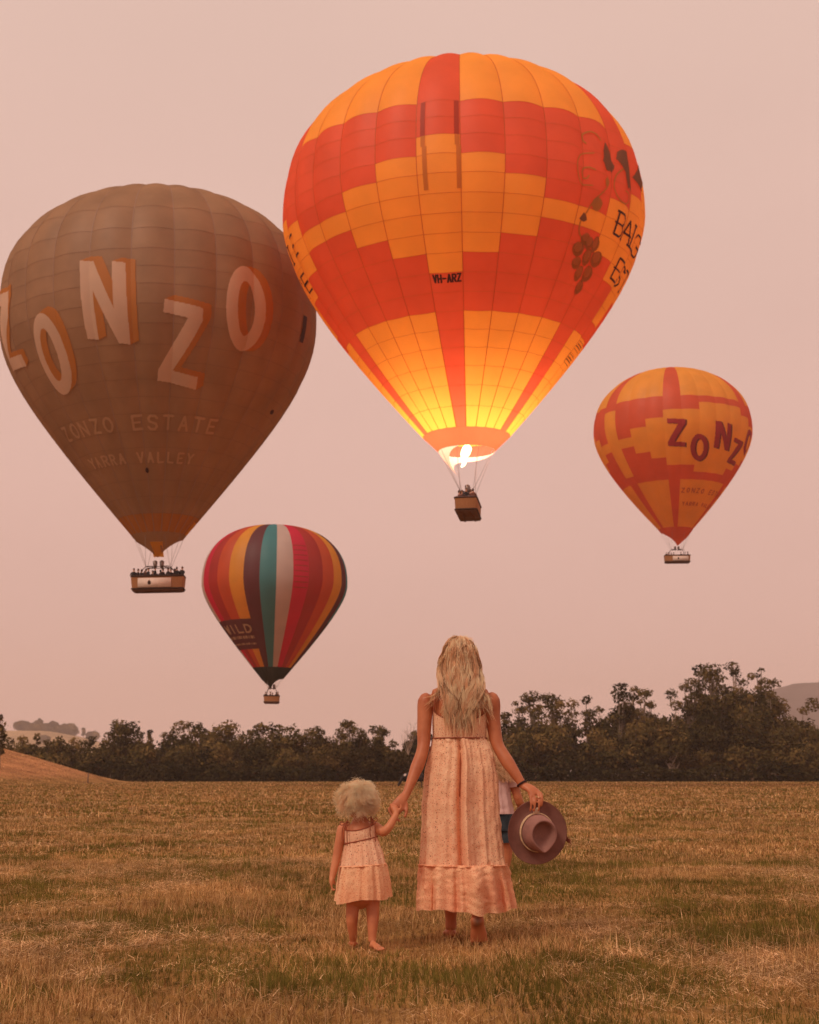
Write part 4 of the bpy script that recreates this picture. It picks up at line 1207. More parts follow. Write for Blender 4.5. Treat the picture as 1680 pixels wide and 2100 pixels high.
for ch, q in [('Z', [(-14.2, 20.0), (-1.5, 20.2), (-1.3, 24.65), (-14.4, 24.4)]), ('O', [(2.2, 22.55), (16.0, 22.5), (19.6, 26.95), (4.0, 27.05)]),
              ('N', [(21.2, 20.2), (35.2, 20.4), (38.6, 24.75), (23, 24.55)]), ('Z', [(41, 22.4), (53.5, 22.65), (57.5, 26.8), (42.5, 26.6)]),
              ('O', [(55.8, 20.4), (69, 20.0), (74, 24.2), (61, 24.5)])]:
    block_letter(br, ch, q, M_MAROON, M_DKRED, (1.3, .12), 60)
stroke_text(br, "ZONZO ESTATE", -3.2, 78, 31.95, 32.7, .18, M_TAPE, "small_lettering", .5, True, res=20)
stroke_text(br, "YARRA VALLEY", 0, 72, 34.5, 35.1, .15, M_TAPE, "small_lettering", .5, True, res=20)
skirt(br, lambda th: .35 + 2.5 * np.exp(-(dth(th, 14) / 74) ** 2), M_RED, .5)
CR = (.07, 0, -22.44)
basket(br, CR, 4.15, 1.7, 1.08, R(-3), 2.6, br.zm - .3, banner=(-.85, 1.75))
riders(br, CR, R(-3), [(-1.8, -.4), (-1.4, .3), (-1.0, -.4), (-.5, .3), (.6, -.35), (1.1, .35), (1.75, -.3)], None, "smaller orange balloon's basket", G_R, 1.25, (0, 0, 1))

# ---------------------------------------------------------------- people
def fuse(name, mb, voxel, smooth=4, mat=None, parent=None):
    """one continuous skin from overlapping closed shapes"""
    me = mb.mesh(name)
    o = bpy.data.objects.new(name + "_raw", me); COL.objects.link(o)
    md = o.modifiers.new("r", 'REMESH'); md.mode = 'VOXEL'; md.voxel_size = voxel; md.use_smooth_shade = True
    sm = o.modifiers.new("s", 'SMOOTH'); sm.factor = .5; sm.iterations = smooth
    dg = bpy.context.evaluated_depsgraph_get()
    new = bpy.data.meshes.new_from_object(o.evaluated_get(dg))
    new.name = name
    bpy.data.objects.remove(o); bpy.data.meshes.remove(me)
    new.polygons.foreach_set('use_smooth', np.ones(len(new.polygons), bool))
    new.materials.clear()
    return link(name, new, mat, parent)

def skin_material(name, col, spots=.06):
    m, N, L, out = new_mat(name)
    p = N.new('ShaderNodeBsdfPrincipled')
    c, f = noise_color(N, L, (col[0] * .84, col[1] * .72, col[2] * .66), (min(1, col[0] * 1.06), col[1] * 1.08, col[2] * 1.08), 9, 5)
    at = N.new('ShaderNodeAttribute'); at.attribute_name = 'heel_dark'
    mxd = N.new('ShaderNodeMix'); mxd.data_type = 'RGBA'; mxd.inputs[7].default_value = (.13, .055, .03, 1)
    L.new(at.outputs['Fac'], mxd.inputs[0]); L.new(c, mxd.inputs[6]); L.new(mxd.outputs[2], p.inputs['Base Color'])
    p.inputs['Roughness'].default_value = .48; p.inputs['Specular IOR Level'].default_value = .35
    p.inputs['Subsurface Weight'].default_value = .12; p.inputs['Subsurface Radius'].default_value = (.02, .008, .004); p.inputs['Subsurface Scale'].default_value = .5
    b = N.new('ShaderNodeBump'); b.inputs['Strength'].default_value = .12; b.inputs['Distance'].default_value = .004
    _, f2 = noise_color(N, L, (0, 0, 0), (1, 1, 1), 120, 3)
    L.new(f2, b.inputs['Height']); L.new(b.outputs[0], p.inputs['Normal'])
    L.new(p.outputs[0], out.inputs['Surface'])
    return m
M_SKIN = skin_material("tanned_skin", (.47, .155, .068))
M_SKINC = skin_material("child_skin", (.56, .205, .095))

def print_cotton(name, base, warm, dot, scale, gold=None):
    """thin printed cotton: washed patches, tiny sprigs, dark flecks"""
    m, N, L, out = new_mat(name)
    tc = N.new('ShaderNodeTexCoord')
    c, f = noise_color(N, L, warm, base, 5.0, 5, .38, .6)
    src = tc.outputs['Object']
    def vor(sc_, lo, hi, feature='F1'):
        v = N.new('ShaderNodeTexVoronoi'); v.inputs['Scale'].default_value = sc_; v.feature = feature
        v.inputs['Randomness'].default_value = 1.0
        L.new(src, v.inputs['Vector'])
        r = N.new('ShaderNodeValToRGB')
        r.color_ramp.elements[0].position = lo; r.color_ramp.elements[0].color = (1, 1, 1, 1)
        r.color_ramp.elements[1].position = hi; r.color_ramp.elements[1].color = (0, 0, 0, 1)
        L.new(v.outputs['Distance'], r.inputs[0]); return r.outputs[0]
    def mix(a, b_, fac, k):
        x = N.new('ShaderNodeMix'); x.data_type = 'RGBA'
        mm = N.new('ShaderNodeMath'); mm.operation = 'MULTIPLY'; mm.inputs[1].default_value = k
        L.new(fac, mm.inputs[0]); L.new(mm.outputs[0], x.inputs[0])
        L.new(a, x.inputs[6])
        if isinstance(b_, tuple): x.inputs[7].default_value = (*b_, 1)
        else: L.new(b_, x.inputs[7])
        return x.outputs[2]
    c = mix(c, tuple(min(1, v * 1.0) for v in (warm[0] * .88, warm[1] * .66, warm[2] * .66)), vor(scale * 1.5, .20, .40), .9)
    c = mix(c, dot, vor(scale, .13, .2), .85)
    if gold:
        n2 = N.new('ShaderNodeTexNoise'); n2.inputs['Scale'].default_value = 3.0; n2.inputs['Detail'].default_value = 3
        r2 = N.new('ShaderNodeValToRGB'); r2.color_ramp.elements[0].position = .56; r2.color_ramp.elements[1].position = .68
        L.new(src, n2.inputs['Vector']); L.new(n2.outputs['Fac'], r2.inputs[0])
        c = mix(c, gold, r2.outputs[0], .5)
    d = N.new('ShaderNodeBsdfDiffuse'); t = N.new('ShaderNodeBsdfTranslucent'); mx = N.new('ShaderNodeMixShader')
    mx.inputs[0].default_value = .22
    b = N.new('ShaderNodeBump'); b.inputs['Strength'].default_value = .35; b.inputs['Distance'].default_value = .004
    _, f2 = noise_color(N, L, (0, 0, 0), (1, 1, 1), 38, 5, stretch=(1, 1, .35))
    L.new(f2, b.inputs['Height']); L.new(b.outputs[0], d.inputs['Normal'])
    L.new(c, d.inputs['Color']); L.new(c, t.inputs['Color'])
    L.new(d.outputs[0], mx.inputs[1]); L.new(t.outputs[0], mx.inputs[2]); L.new(mx.outputs[0], out.inputs['Surface'])
    return m
M_DRESS = print_cotton("peach_print_cotton", (.97, .62, .40), (.93, .52, .32), (.24, .05, .035), 62)
M_HEM = print_cotton("peach_border_cotton", (.97, .58, .35), (.90, .44, .26), (.6, .22, .14), 70, gold=(.90, .55, .22))
M_DRESSC = print_cotton("child_peach_cotton", (.97, .64, .43), (.93, .55, .35), (.22, .05, .04), 60)
M_HEMC = print_cotton("child_border_cotton", (.97, .60, .36), (.90, .46, .26), (.6, .25, .15), 70, gold=(.92, .58, .24))
M_PIPING = plain("rust_piping", (.30, .075, .035), .7, .1, 10)

def cloth(name, rows, folds, mat, parent, nth=220, nz=None, seed=0, wr=.004, extra=None):
    """closed cloth tube. rows: (z, cx, cy, a, b, fold depth) top to bottom; folds: list of (waves, weight); extra(th, v, P) edits points"""
    rg = np.random.default_rng(seed)
    rows = np.array(rows, float)
    nz = nz or 60
    Rw = np.stack([np.interp(np.linspace(0, 1, nz), np.linspace(0, 1, len(rows)), rows[:, k]) for k in range(6)], 1) if len(rows) < 3 else spline(rows, nz)
    th = np.linspace(0, 2 * math.pi, nth, endpoint=False)
    v = np.linspace(0, 1, nz)
    T, V_ = np.meshgrid(th, v)
    F = 0; ph = rg.uniform(0, 6.28, len(folds))
    for (n, w), p in zip(folds, ph):
        F = F + w * np.cos(n * T + p + .5 * np.sin(2 * T + p) + .35 * np.sin(3 * V_ + p))
    F = np.sign(F) * np.abs(F) ** .85
    nn = VNoise(seed + 60)
    W = nn.fbm(T * 6.0, V_ * 9.0 * len(rows) / 4, 4) - .5
    z = Rw[:, 0][:, None] + 0 * T
    k = Rw[:, 5][:, None] * F + wr * 2 * W
    x = Rw[:, 1][:, None] + (Rw[:, 3][:, None] + k) * np.cos(T)
    y = Rw[:, 2][:, None] + (Rw[:, 4][:, None] + k) * np.sin(T)
    P = np.stack([x, y, z], -1)
    if extra is not None: P = extra(T, V_, P)
    i, j = np.meshgrid(np.arange(nz - 1), np.arange(nth), indexing='ij'); j2 = (j + 1) % nth
    Q = np.stack([i * nth + j, (i + 1) * nth + j, (i + 1) * nth + j2, i * nth + j2], -1).reshape(-1, 4)
    o = link(name, mesh_data(name, P.reshape(-1, 3), [Q]), mat, parent)
    return o, P

def hair_material(name, dark, mid, light, rough=.42, thru=.35):
    m, N, L, out = new_mat(name)
    at = N.new('ShaderNodeAttribute'); at.attribute_name = 'tone'
    r = N.new('ShaderNodeValToRGB'); e = r.color_ramp.elements
    e[0].position, e[0].color = .0, (*dark, 1); e[1].position, e[1].color = 1.0, (*light, 1)
    q = e.new(.5); q.color = (*mid, 1)
    L.new(at.outputs['Fac'], r.inputs[0])
    p = N.new('ShaderNodeBsdfPrincipled'); p.inputs['Roughness'].default_value = rough; p.inputs['Specular IOR Level'].default_value = .35
    L.new(r.outputs[0], p.inputs['Base Color'])
    t = N.new('ShaderNodeBsdfTranslucent'); L.new(r.outputs[0], t.inputs['Color'])
    mx = N.new('ShaderNodeMixShader'); mx.inputs[0].default_value = thru
    L.new(p.outputs[0], mx.inputs[1]); L.new(t.outputs[0], mx.inputs[2]); L.new(mx.outputs[0], out.inputs['Surface'])
    return m
M_HAIR = hair_material("long_blonde_hair", (.32, .13, .055), (.96, .58, .32), (1.0, .83, .56))
M_HAIRC = hair_material("curly_blonde_hair", (.90, .54, .30), (1.0, .80, .56), (1.0, .94, .76), .5, .55)

def strands(name, paths, rads, tones, mat, parent):
    """paths (n,m,3), rads (n,m): thin three sided hairs in one mesh"""
    n, m, _ = paths.shape
    T = np.gradient(paths, axis=1); T /= np.linalg.norm(T, axis=2, keepdims=True) + 1e-9
    ref = np.zeros_like(T); ref[..., 1] = 1.0; ref[..., 0] = .3
    u = np.cross(T, ref); u /= np.linalg.norm(u, axis=2, keepdims=True) + 1e-9
    w = np.cross(T, u)
    V = np.stack([paths + (u * math.cos(a) + w * math.sin(a)) * rads[..., None] for a in (0, 2.094, 4.189)], 2)   # n,m,3,3
    idx = np.arange(n * m * 3).reshape(n, m, 3)
    q = []
    for a in range(3):
        b = (a + 1) % 3
        q.append(np.stack([idx[:, :-1, a], idx[:, :-1, b], idx[:, 1:, b], idx[:, 1:, a]], -1).reshape(-1, 4))
    return link(name, mesh_data(name, V.reshape(-1, 3), [np.concatenate(q)], True, {'tone': np.repeat(tones.reshape(n, -1) if tones.ndim > 1 else np.repeat(tones[:, None], m, 1), 3, axis=1).ravel()}), mat, parent)

def finger(mb, pts, r0, r1, n=8):
    P = spline(pts, 9)
    mb.tube(P, np.linspace(r0, r1, 9) * (1 + .07 * np.cos(np.linspace(0, 1, 9) * 12.5)), n)
    mb.ell(P[-1], (r1, r1, r1), 8)

def foot(mb, heel, ball, toe, width, up=(0, 0, 1), big=1, s=1.0):
    """foot from heel to toes with five separate toes; big = +1 when the big toe lies towards +side"""
    heel, ball, toe = [np.array(p, float) for p in (heel, ball, toe)]
    d = (ball - heel) / np.linalg.norm(ball - heel)
    up = np.array(up, float); up -= d * (up @ d); up /= np.linalg.norm(up)
    side = np.cross(d, up)
    path = spline([heel, heel * .6 + ball * .4 + up * .012 * s, ball], 9)
    mb.tube(path, [(a * s, b * s) for a, b in zip(np.interp(np.linspace(0, 1, 9), [0, .15, .5, .8, 1], [.027, .033, .031, .040, .041]),
                                                  np.interp(np.linspace(0, 1, 9), [0, .15, .5, .8, 1], [.026, .032, .027, .021, .016]))], 12, side)
    dt = (toe - ball)
    for k in range(5):
        o = (k - 2) * width / 5
        a = ball + side * o * big * -1
        ln = (1.0, .98, .9, .8, .68)[k]
        finger(mb, [a - dt * .2, a + dt * .5 * ln + up * .004 * s, a + dt * ln], (.0115 if k == 0 else .0085) * s, (.010 if k == 0 else .007) * s, 7)

def head(mb, c, s=1.0, yaw=0.0):
    """skull, jaw, nose, lips, brow and ears; the face looks along +y turned by yaw"""
    cy, sy = math.cos(yaw), math.sin(yaw)
    rot = np.array([[cy, -sy, 0], [sy, cy, 0], [0, 0, 1]])
    def P(x, y, z): return np.array(c) + rot @ (np.array([x, y, z]) * s)
    mb.ell(P(0, -.012, .02), np.array([.074, .092, .09]) * s, 20, rot)
    mb.ell(P(0, .025, -.04), np.array([.056, .062, .075]) * s, 16, rot)
    mb.ell(P(0, .062, -.093), np.array([.024, .022, .02]) * s, 10, rot)
    mb.tube([P(0, .082, .012), P(0, .1, -.022), P(0, .092, -.035)], [.009 * s, .013 * s, .012 * s], 8)
    mb.tube([P(-.022, .078, -.062), P(0, .088, -.06), P(.022, .078, -.062)], [.006 * s, .009 * s, .006 * s], 8)
    for q in (-1, 1):
        mb.tube([P(q * .012, .084, .022), P(q * .045, .072, .022)], [.008 * s, .007 * s], 8)
        mb.ell(P(q * .076, -.005, -.015), np.array([.009, .019, .031]) * s, 10, rot)
    return P

# ---------------------------------------------------------------- the woman
WX, WY = .297, 8.42
woman = tag(empty("person", (WX, WY, 0)), "long haired blonde woman in a long peach printed dress, seen from behind, walking barefoot", "person")
def wp(*pts): return [np.array(p, float) - np.array([WX, WY, 0]) for p in pts]     # world metres to the woman's own frame

b = MB()
# torso: stacked ellipses from hip to neck
tz = [.78, .86, .95, 1.05, 1.15, 1.24, 1.32, 1.375, 1.405, 1.43, 1.45, 1.475, 1.52]
ta = [.135, .165, .160, .132, .128, .140, .150, .158, .140, .105, .070, .052, .049]
tb = [.100, .112, .105, .092, .090, .098, .100, .090, .078, .066, .056, .052, .052]
tyo = [0, 0, 0, .0, .0, -.004, -.008, -.006, -.002, .002, .004, .008, .02]
b.tube([(0, yo, z) for z, yo in zip(tz, tyo)], list(zip(ta, tb)), 28, (1, 0, 0))
b.tube([(0, .008, 1.44), (0, .018, 1.50), (0, .03, 1.56)], [.052, .049, .052], 16)
# shoulder blades and trapezius
for q in (-1, 1):
    b.ell((q * .075, -.068, 1.335), (.048, .03, .062), 14)
    b.tube([(q * .03, .0, 1.475), (q * .085, -.005, 1.438), (q * .15, -.005, 1.412)], [.036, .038, .036], 12)
hp = head(b, (0, .045, 1.628), 1.02)
# arms
L_arm = wp((.118, 8.42, 1.396), (.094, 8.415, 1.372), (.089, 8.405, 1.283), (.084, 8.39, 1.19), (.081, 8.37, 1.116), (.060, 8.34, 1.04), (.034, 8.31, .975), (.002, 8.275, .895), (-.020, 8.255, .842))
b.tube(spline(L_arm, 26), np.interp(np.linspace(0, 1, 26), [0, .1, .3, .5, .56, .7, .88, 1], [.040, .048, .043, .037, .036, .039, .027, .0235]), 16)
R_arm = wp((.462, 8.42, 1.400), (.486, 8.415, 1.376), (.488, 8.41, 1.285), (.497, 8.40, 1.20), (.511, 8.385, 1.128), (.543, 8.36, 1.065), (.583, 8.335, 1.000), (.626, 8.31, .932), (.650, 8.30, .892))
b.tube(spline(R_arm, 26), np.interp(np.linspace(0, 1, 26), [0, .1, .3, .5, .56, .7, .88, 1], [.040, .048, .043, .037, .036, .039, .027, .0235]), 16)
# left hand: palm over the child's hand, fingers folded down round it, thumb on the inner side
w0, k0 = wp((-.020, 8.255, .842), (-.070, 8.222, .772))
sd = np.array([.74, -.12, -.52]); sd /= np.linalg.norm(sd)
b.tube(spline([w0, w0 * .5 + k0 * .5 + np.array([-.002, -.004, .004]), k0], 8), [(a_, c_) for a_, c_ in zip(np.linspace(.024, .040, 8), np.linspace(.022, .014, 8))], 14, sd)
for k, (o, l) in enumerate([(-.031, .80), (-.011, .95), (.010, 1.0), (.030, .92)]):
    a_ = k0 + sd * o
    f1 = a_ + np.array([-.022, -.012, -.024]) * l; f2 = f1 + np.array([-.004, -.022, -.024]) * l; f3 = f2 + np.array([.016, -.004, -.016]) * l
    finger(b, [a_ + np.array([.012, .004, .012]), f1, f2, f3], .0095 if k else .0085, .0068)
th0 = w0 * .55 + k0 * .45 + sd * .028
finger(b, [th0, th0 + np.array([.004, -.014, -.028]), th0 + np.array([.001, -.028, -.054]), th0 + np.array([-.006, -.036, -.074])], .0125, .0085)
# right hand: back of the hand up, fingers hanging over the hat crown, thumb behind the brim
w1, k1 = wp((.650, 8.30, .892), (.722, 8.262, .846))
sd1 = np.array([.42, -.25, .62]); sd1 = np.array([.55, .55, .42]); dirv = k1 - w1; sd1 -= dirv * (sd1 @ dirv) / (dirv @ dirv); sd1 /= np.linalg.norm(sd1)
b.tube(spline([w1, (w1 + k1) / 2 + np.array([.004, -.004, .006]), k1], 8), [(a_, c_) for a_, c_ in zip(np.linspace(.0235, .038, 8), np.linspace(.022, .0145, 8))], 14, sd1)
for k, (x_, dz, l) in enumerate([(-.040, -.006, .92), (-.016, .000, 1.0), (.012, .000, .96), (.032, .004, .72)]):
    a_ = k1 + np.array([x_ * .9, -.012, dz - .004])
    f1 = a_ + np.array([.004, -.016, -.034]) * l; f2 = f1 + np.array([-.002, -.004, -.036]) * l; f3 = f2 + np.array([-.004, .006, -.022]) * l
    finger(b, [k1 + np.array([x_ * .75 - .012, .004, dz + .008]), a_, f1, f2, f3], .0092, .0066)
th1 = (w1 + k1) / 2 + np.array([.0, .022, -.014])
finger(b, [th1, th1 + np.array([.022, .022, -.030]), th1 + np.array([.034, .018, -.062]), th1 + np.array([.036, .006, -.086])], .0125, .0085)
# legs: left planted flat, right rolling off its toes
lg = wp((.215, 8.42, .86), (.222, 8.47, .66), (.235, 8.57, .47), (.240, 8.60, .33), (.243, 8.635, .16), (.243, 8.645, .07))
b.tube(spline(lg, 16), np.interp(np.linspace(0, 1, 16), [0, .25, .42, .6, .85, 1], [.088, .072, .055, .054, .033, .034]), 16)
foot(b, wp((.243, 8.625, .038))[0], wp((.238, 8.79, .025))[0], wp((.236, 8.855, .018))[0], .085, (0, 0, 1), 1)
rg_ = wp((.378, 8.42, .86), (.388, 8.50, .66), (.398, 8.545, .47), (.392, 8.42, .345), (.383, 8.285, .225), (.381, 8.255, .182))
b.tube(spline(rg_, 16), np.interp(np.linspace(0, 1, 16), [0, .25, .45, .62, .88, 1], [.088, .072, .055, .053, .034, .034]), 16)
foot(b, wp((.377, 8.225, .166))[0], wp((.392, 8.310, .035))[0], wp((.398, 8.362, .012))[0], .095, (0, 1, .55), -1, 1.22)
bod_ = fuse("body", b, .0055, 4, M_SKIN, woman)
co = np.zeros(len(bod_.data.vertices) * 3, np.float32); bod_.data.vertices.foreach_get('co', co); co = co.reshape(-1, 3)
hl = wp((.377, 8.190, .150))[0]     # darker patch on the bare heel
heel_dark = np.clip(1.25 - np.linalg.norm((co - hl) / np.array([.034, .05, .052]), axis=1), 0, 1)
bod_.data.attributes.new('heel_dark', 'FLOAT', 'POINT').data.foreach_set('value', heel_dark.astype(np.float32))
for q in (-1, 1):
    e_ = MB(); e_.ell(hp(q * .031, .07, .004), (.0115, .0115, .0115), 10); e_.build("eye", plain("eye_white", (.7, .65, .6), .3), woman)

# dress
dress = empty("dress"); dress.parent = woman
def wrow(z, xl, xr, bdep, fold, cy=0.0): return (z, (xl + xr) / 2 - WX, cy, (xr - xl) / 2, bdep, fold)
def bod_top(T):      # scooped back, higher under the arms and on the chest
    back = np.clip(-np.sin(T), 0, 1); front = np.clip(np.sin(T), 0, 1)
    return 1.337 - .078 * back ** 1.3 - .0 * front
def bod_extra(T, V_, P):
    top = bod_top(T)
    P[..., 2] = top + (1.163 - top) * V_
    return P
_, PB = cloth("bodice", [wrow(1.335, .134, .456, .112, .0), wrow(1.25, .137, .451, .113, .0034), wrow(1.163, .140, .446, .107, .0040)], [(44, .5), (29, .4), (17, .3)], M_DRESS, dress, 420, 40, 1, .0012, bod_extra)
def skirt_extra(T, V_, P):
    T = np.where(T > math.pi, T - 2 * math.pi, T)
    # the deep fold left of the middle of the back, and the calf that pushes the cloth out low on the right
    c = np.exp(-(((T - (-1.62)) / .075) ** 2)) * np.minimum(1, V_ * 3)
    c2 = np.exp(-(((T - (-1.47)) / .09) ** 2)) * np.minimum(1, V_ * 2)
    P[..., 1] += .055 * c - .030 * c2
    return P
_, PS = cloth("skirt", [wrow(1.165, .140, .447, .108, .0045), wrow(1.14, .136, .458, .116, .0085), wrow(1.07, .122, .488, .135, .0105), wrow(.95, .098, .509, .152, .0095), wrow(.82, .083, .516, .160, .0095),
                       wrow(.68, .079, .523, .165, .0105), wrow(.55, .074, .535, .172, .012), wrow(.445, .070, .548, .182, .013)],
              [(3, .4), (5, .45), (8, .4), (13, .35), (23, .28), (37, .22)], M_DRESS, dress, 420, 130, 2, .007, skirt_extra)
def hem_extra(T, V_, P):
    T = np.where(T > math.pi, T - 2 * math.pi, T)
    P[..., 2] += V_ * (.010 * np.sin(3 * T + 1.0) - .018 * np.exp(-((T + 1.5) / .62) ** 2) - .004 * np.exp(-((T + 1.22) / .26) ** 2) + .006 * np.sin(11 * T))
    bump = np.exp(-((T + 1.22) / .26) ** 2) * np.exp(-((V_ - .42) / .42) ** 2)
    P[..., 1] -= .070 * bump
    P[..., 0] += .026 * np.exp(-((T + .35) / .22) ** 2) * V_
    for c_, w_, d_ in ((-.70, .09, .055), (-2.36, .10, .045), (-1.75, .07, .035)):
        P[..., 1] += d_ * np.exp(-((np.where(T > math.pi, T - 2 * math.pi, T) - c_) / w_) ** 2) * np.minimum(1, V_ * 1.6)
    return P
_, PH = cloth("hem_ruffle", [wrow(.452, .069, .549, .183, .011), wrow(.43, .064, .553, .190, .016), wrow(.36, .060, .563, .200, .020), wrow(.28, .057, .573, .208, .024), wrow(.205, .054, .581, .214, .027)],
              [(9, .55), (15, .5), (26, .25)], M_HEM, dress, 420, 70, 3, .009, hem_extra)
def ring_tube(name, P, row, r, mat, parent, off=.003, step=3):
    q = P[row][::step].copy(); c = q.mean(0)
    d = q - c; d[:, 2] = 0; d /= np.linalg.norm(d, axis=1)[:, None]
    q = q + d * off
    mb = MB(); mb.tube(np.concatenate([q, q[:1]]), r, 6, cap=False)
    return mb.build(name, mat, parent)
ring_tube("waist_piping", PB, -1, .0045, M_PIPING, dress, .004)
ring_tube("neckline_piping", PB, 0, .003, M_PIPING, dress, .001)
ring_tube("ruffle_seam", PS, -1, .0035, M_HEM, dress, .006)
for q, xx in ((-1, .137), (1, .452)):
    s_ = spline(wp((xx + .003 * -q, 8.345, 1.322), (xx - .004 * q - .012 * q, 8.345, 1.40), (xx - .028 * q, 8.40, 1.446), (xx - .03 * q, 8.45, 1.437), (xx - .03 * q, 8.505, 1.335)), 18)
    mb = MB(); mb.tube(s_, .0042, 6); mb.build("strap", M_PIPING, dress)

# hair
def long_hair():
    rg = np.random.default_rng(21)
    hc = np.array([0, .033, 1.648]); hr = np.array([.083, .104, .100])
    ncl = 170
    paths, rads, tones = [], [], []
    m = 20
    for c in range(ncl):
        # root on the scalp, mostly back and sides
        while True:
            d = rg.normal(size=3); d /= np.linalg.norm(d)
            if d[2] > -.35 and d[1] < .55 and not (d[1] > .2 and d[2] < .35): break
        root = hc + d * hr
        az = math.atan2(d[0], -d[1])          # 0 at the back, + to the right
        u = rg.random()
        if u < .12 and d[0] > -.1:   kind = 'r'
        elif u < .20 and d[0] < .1: kind = 'l'
        else: kind = 'm'
        xx = d[0]
        side = np.clip(math.sin(az), -1, 1)
        low = hc + np.array([hr[0] * 1.36 * side, -hr[1] * 1.12 * max(.12, math.cos(az)) + .02 * (1 - math.cos(az)), -.075 + rg.normal() * .012])
        nape = np.array([.105 * side + rg.normal() * .012 + .002, -.078 - .030 * max(0, math.cos(az)), 1.468 + rg.normal() * .012])
        if kind == 'm':
            end = np.array([-.005 + .052 * side + rg.normal() * .026, -.122 - .012 * rg.random(), 1.145 + .18 * rg.random() ** .8])
            mid2 = np.array([.055 * side + .3 * end[0] + rg.normal() * .012, -.118 - .012 * rg.random(), 1.36])
        elif kind == 'r':
            end = np.array([.165 + rg.normal() * .016, -.085 - .02 * rg.random(), 1.22 + .16 * rg.random()])
            mid2 = np.array([.135 + rg.normal() * .014, -.092, 1.40]); nape = nape * .4 + np.array([.105, -.085, 1.468]) * .6
        else:
            end = np.array([-.185 + rg.normal() * .02, -.06 - .03 * rg.random(), 1.30 + .10 * rg.random()])
            mid2 = np.array([-.135 + rg.normal() * .015, -.07, 1.425]); nape = nape * .5 + np.array([-.10, -.075, 1.468]) * .5
        mid1 = hc + (d + np.array([side * .4, -.35, -.15])) / np.linalg.norm(d + np.array([side * .4, -.35, -.15])) * hr * 1.10
        g = [root, mid1, low, nape, mid2, end]
        G = spline(g, m)
        t = np.linspace(0, 1, m)
        ph, ph2, fr = rg.uniform(0, 6.28), rg.uniform(0, 6.28), rg.uniform(15, 24)
        amp = .003 + .0125 * t ** 1.1 * rg.uniform(.6, 1.5)
        G[:, 0] += amp * np.sin(fr * t + ph); G[:, 1] += .4 * amp * np.sin(fr * t + ph2)
        tone = np.clip(rg.normal(.64, .40), .0, 1)
        ns = int(rg.integers(18, 40)) if kind == 'm' else int(rg.integers(12, 22))
        for s_ in range(ns):
            o = rg.normal(size=3) * np.array([.0085, .006, .007])
            sp = (1 - .70 * t)[:, None]
            fly = rg.normal(size=3) * np.array([.02, .008, .0]) * (rg.random() < .12)
            P = G + o * sp + fly * (t ** 2)[:, None] + .0016 * np.stack([np.sin(26 * t + s_), np.cos(21 * t + s_ * 2), 0 * t], 1)
            cut = 1 - .18 * rg.random()
            P = np.stack([np.interp(t * cut, t, P[:, k]) for k in range(3)], 1)
            paths.append(P); rads.append(0.00165 * (1 - .72 * t ** 1.6) * rg.uniform(.6, 1.25))
            tones.append(np.clip(tone + rg.normal() * .1 - .10 * (1 - t) ** 2 + .10 * t, 0, 1))
    return np.array(paths), np.array(rads), np.array(tones)
hP, hR, hT = long_hair()
hair = strands("hair", hP, hR, hT, M_HAIR, woman)
cap = MB(); cap.ell((0, .022, 1.655), (.083, .102, .098), 24); cap.ell((0, -.03, 1.57), (.078, .062, .10), 20); cap.tube([(0, -.06, 1.52), (0, -.092, 1.44), (0, -.106, 1.34), (0, -.110, 1.25)], [(.075, .04), (.062, .022), (.045, .014), (.028, .008)], 14, (1, 0, 0))
cm = cap.mesh("under_hair"); cm.attributes.new('tone', 'FLOAT', 'POINT').data.foreach_set('value', np.full(len(cm.vertices), .42, np.float32))
link("under_hair", cm, M_HAIR, hair)

# bracelet and rings
def torus(c, nrm, R_, r, mat, name, parent, n=20):
    nrm = np.array(nrm, float); nrm /= np.linalg.norm(nrm)
    u = np.cross(nrm, [0, 0, 1.0]); u /= np.linalg.norm(u); w = np.cross(nrm, u)
    P = [np.array(c) + R_ * (u * math.cos(a) + w * math.sin(a)) for a in np.linspace(0, 2 * math.pi, n + 1)]
    mb = MB(); mb.tube(P, r, 6, cap=False); return mb.build(name, mat, parent)
M_CORD = plain("dark_cord", (.035, .012, .012), .7)
M_GOLD = plain("gold_ring", (.9, .6, .35), .25, .05, 8, .5, 1.0)
wd = np.array(R_arm[-1]) - np.array(R_arm[-2])
for k in (0.0, .008): torus(np.array(R_arm[-1]) - wd * (.22 + k * 12), wd, .0285, .0034, M_CORD, "bracelet", woman)
ra = k0 + sd * .010 + np.array([-.010, -.006, -.010])
torus(ra, (-.6, -.3, -.6), .0105, .0022, M_GOLD, "ring", woman, 14)
st = MB(); st.ell(ra + np.array([-.002, -.011, .006]), (.004, .004, .004), 8); st.build("ring_stone", plain("clear_stone", (.95, .9, .85), .1, .02, 8, .8), woman)
ra1 = k1 + np.array([.012, -.026, -.022]); torus(ra1, (.0, -.4, -.9), .0105, .0022, M_GOLD, "ring", woman, 14)

# ---------------------------------------------------------------- the hat she holds
M_FELT = plain("mauve_brown_felt", (.235, .105, .085), .95, .12, 14, .1, bump=.25, bscale=180)
M_FELTL = plain("mauve_brown_felt_crown", (.30, .145, .12), .95, .12, 14, .1, bump=.25, bscale=180)
M_ROPE = plain("straw_cord", (.62, .42, .26), .9, .2, 40, .1)
M_PAPER = plain("cream_feather", (.78, .62, .46), .8, .1, 20, .2)
M_PLUME = plain("rust_feather", (.26, .07, .045), .9, .3, 40, .1)
hat = tag(empty("hat", (.722, 8.288, .633)), "mauve brown felt hat with teardrop crown hanging from the woman's right hand", "hat")
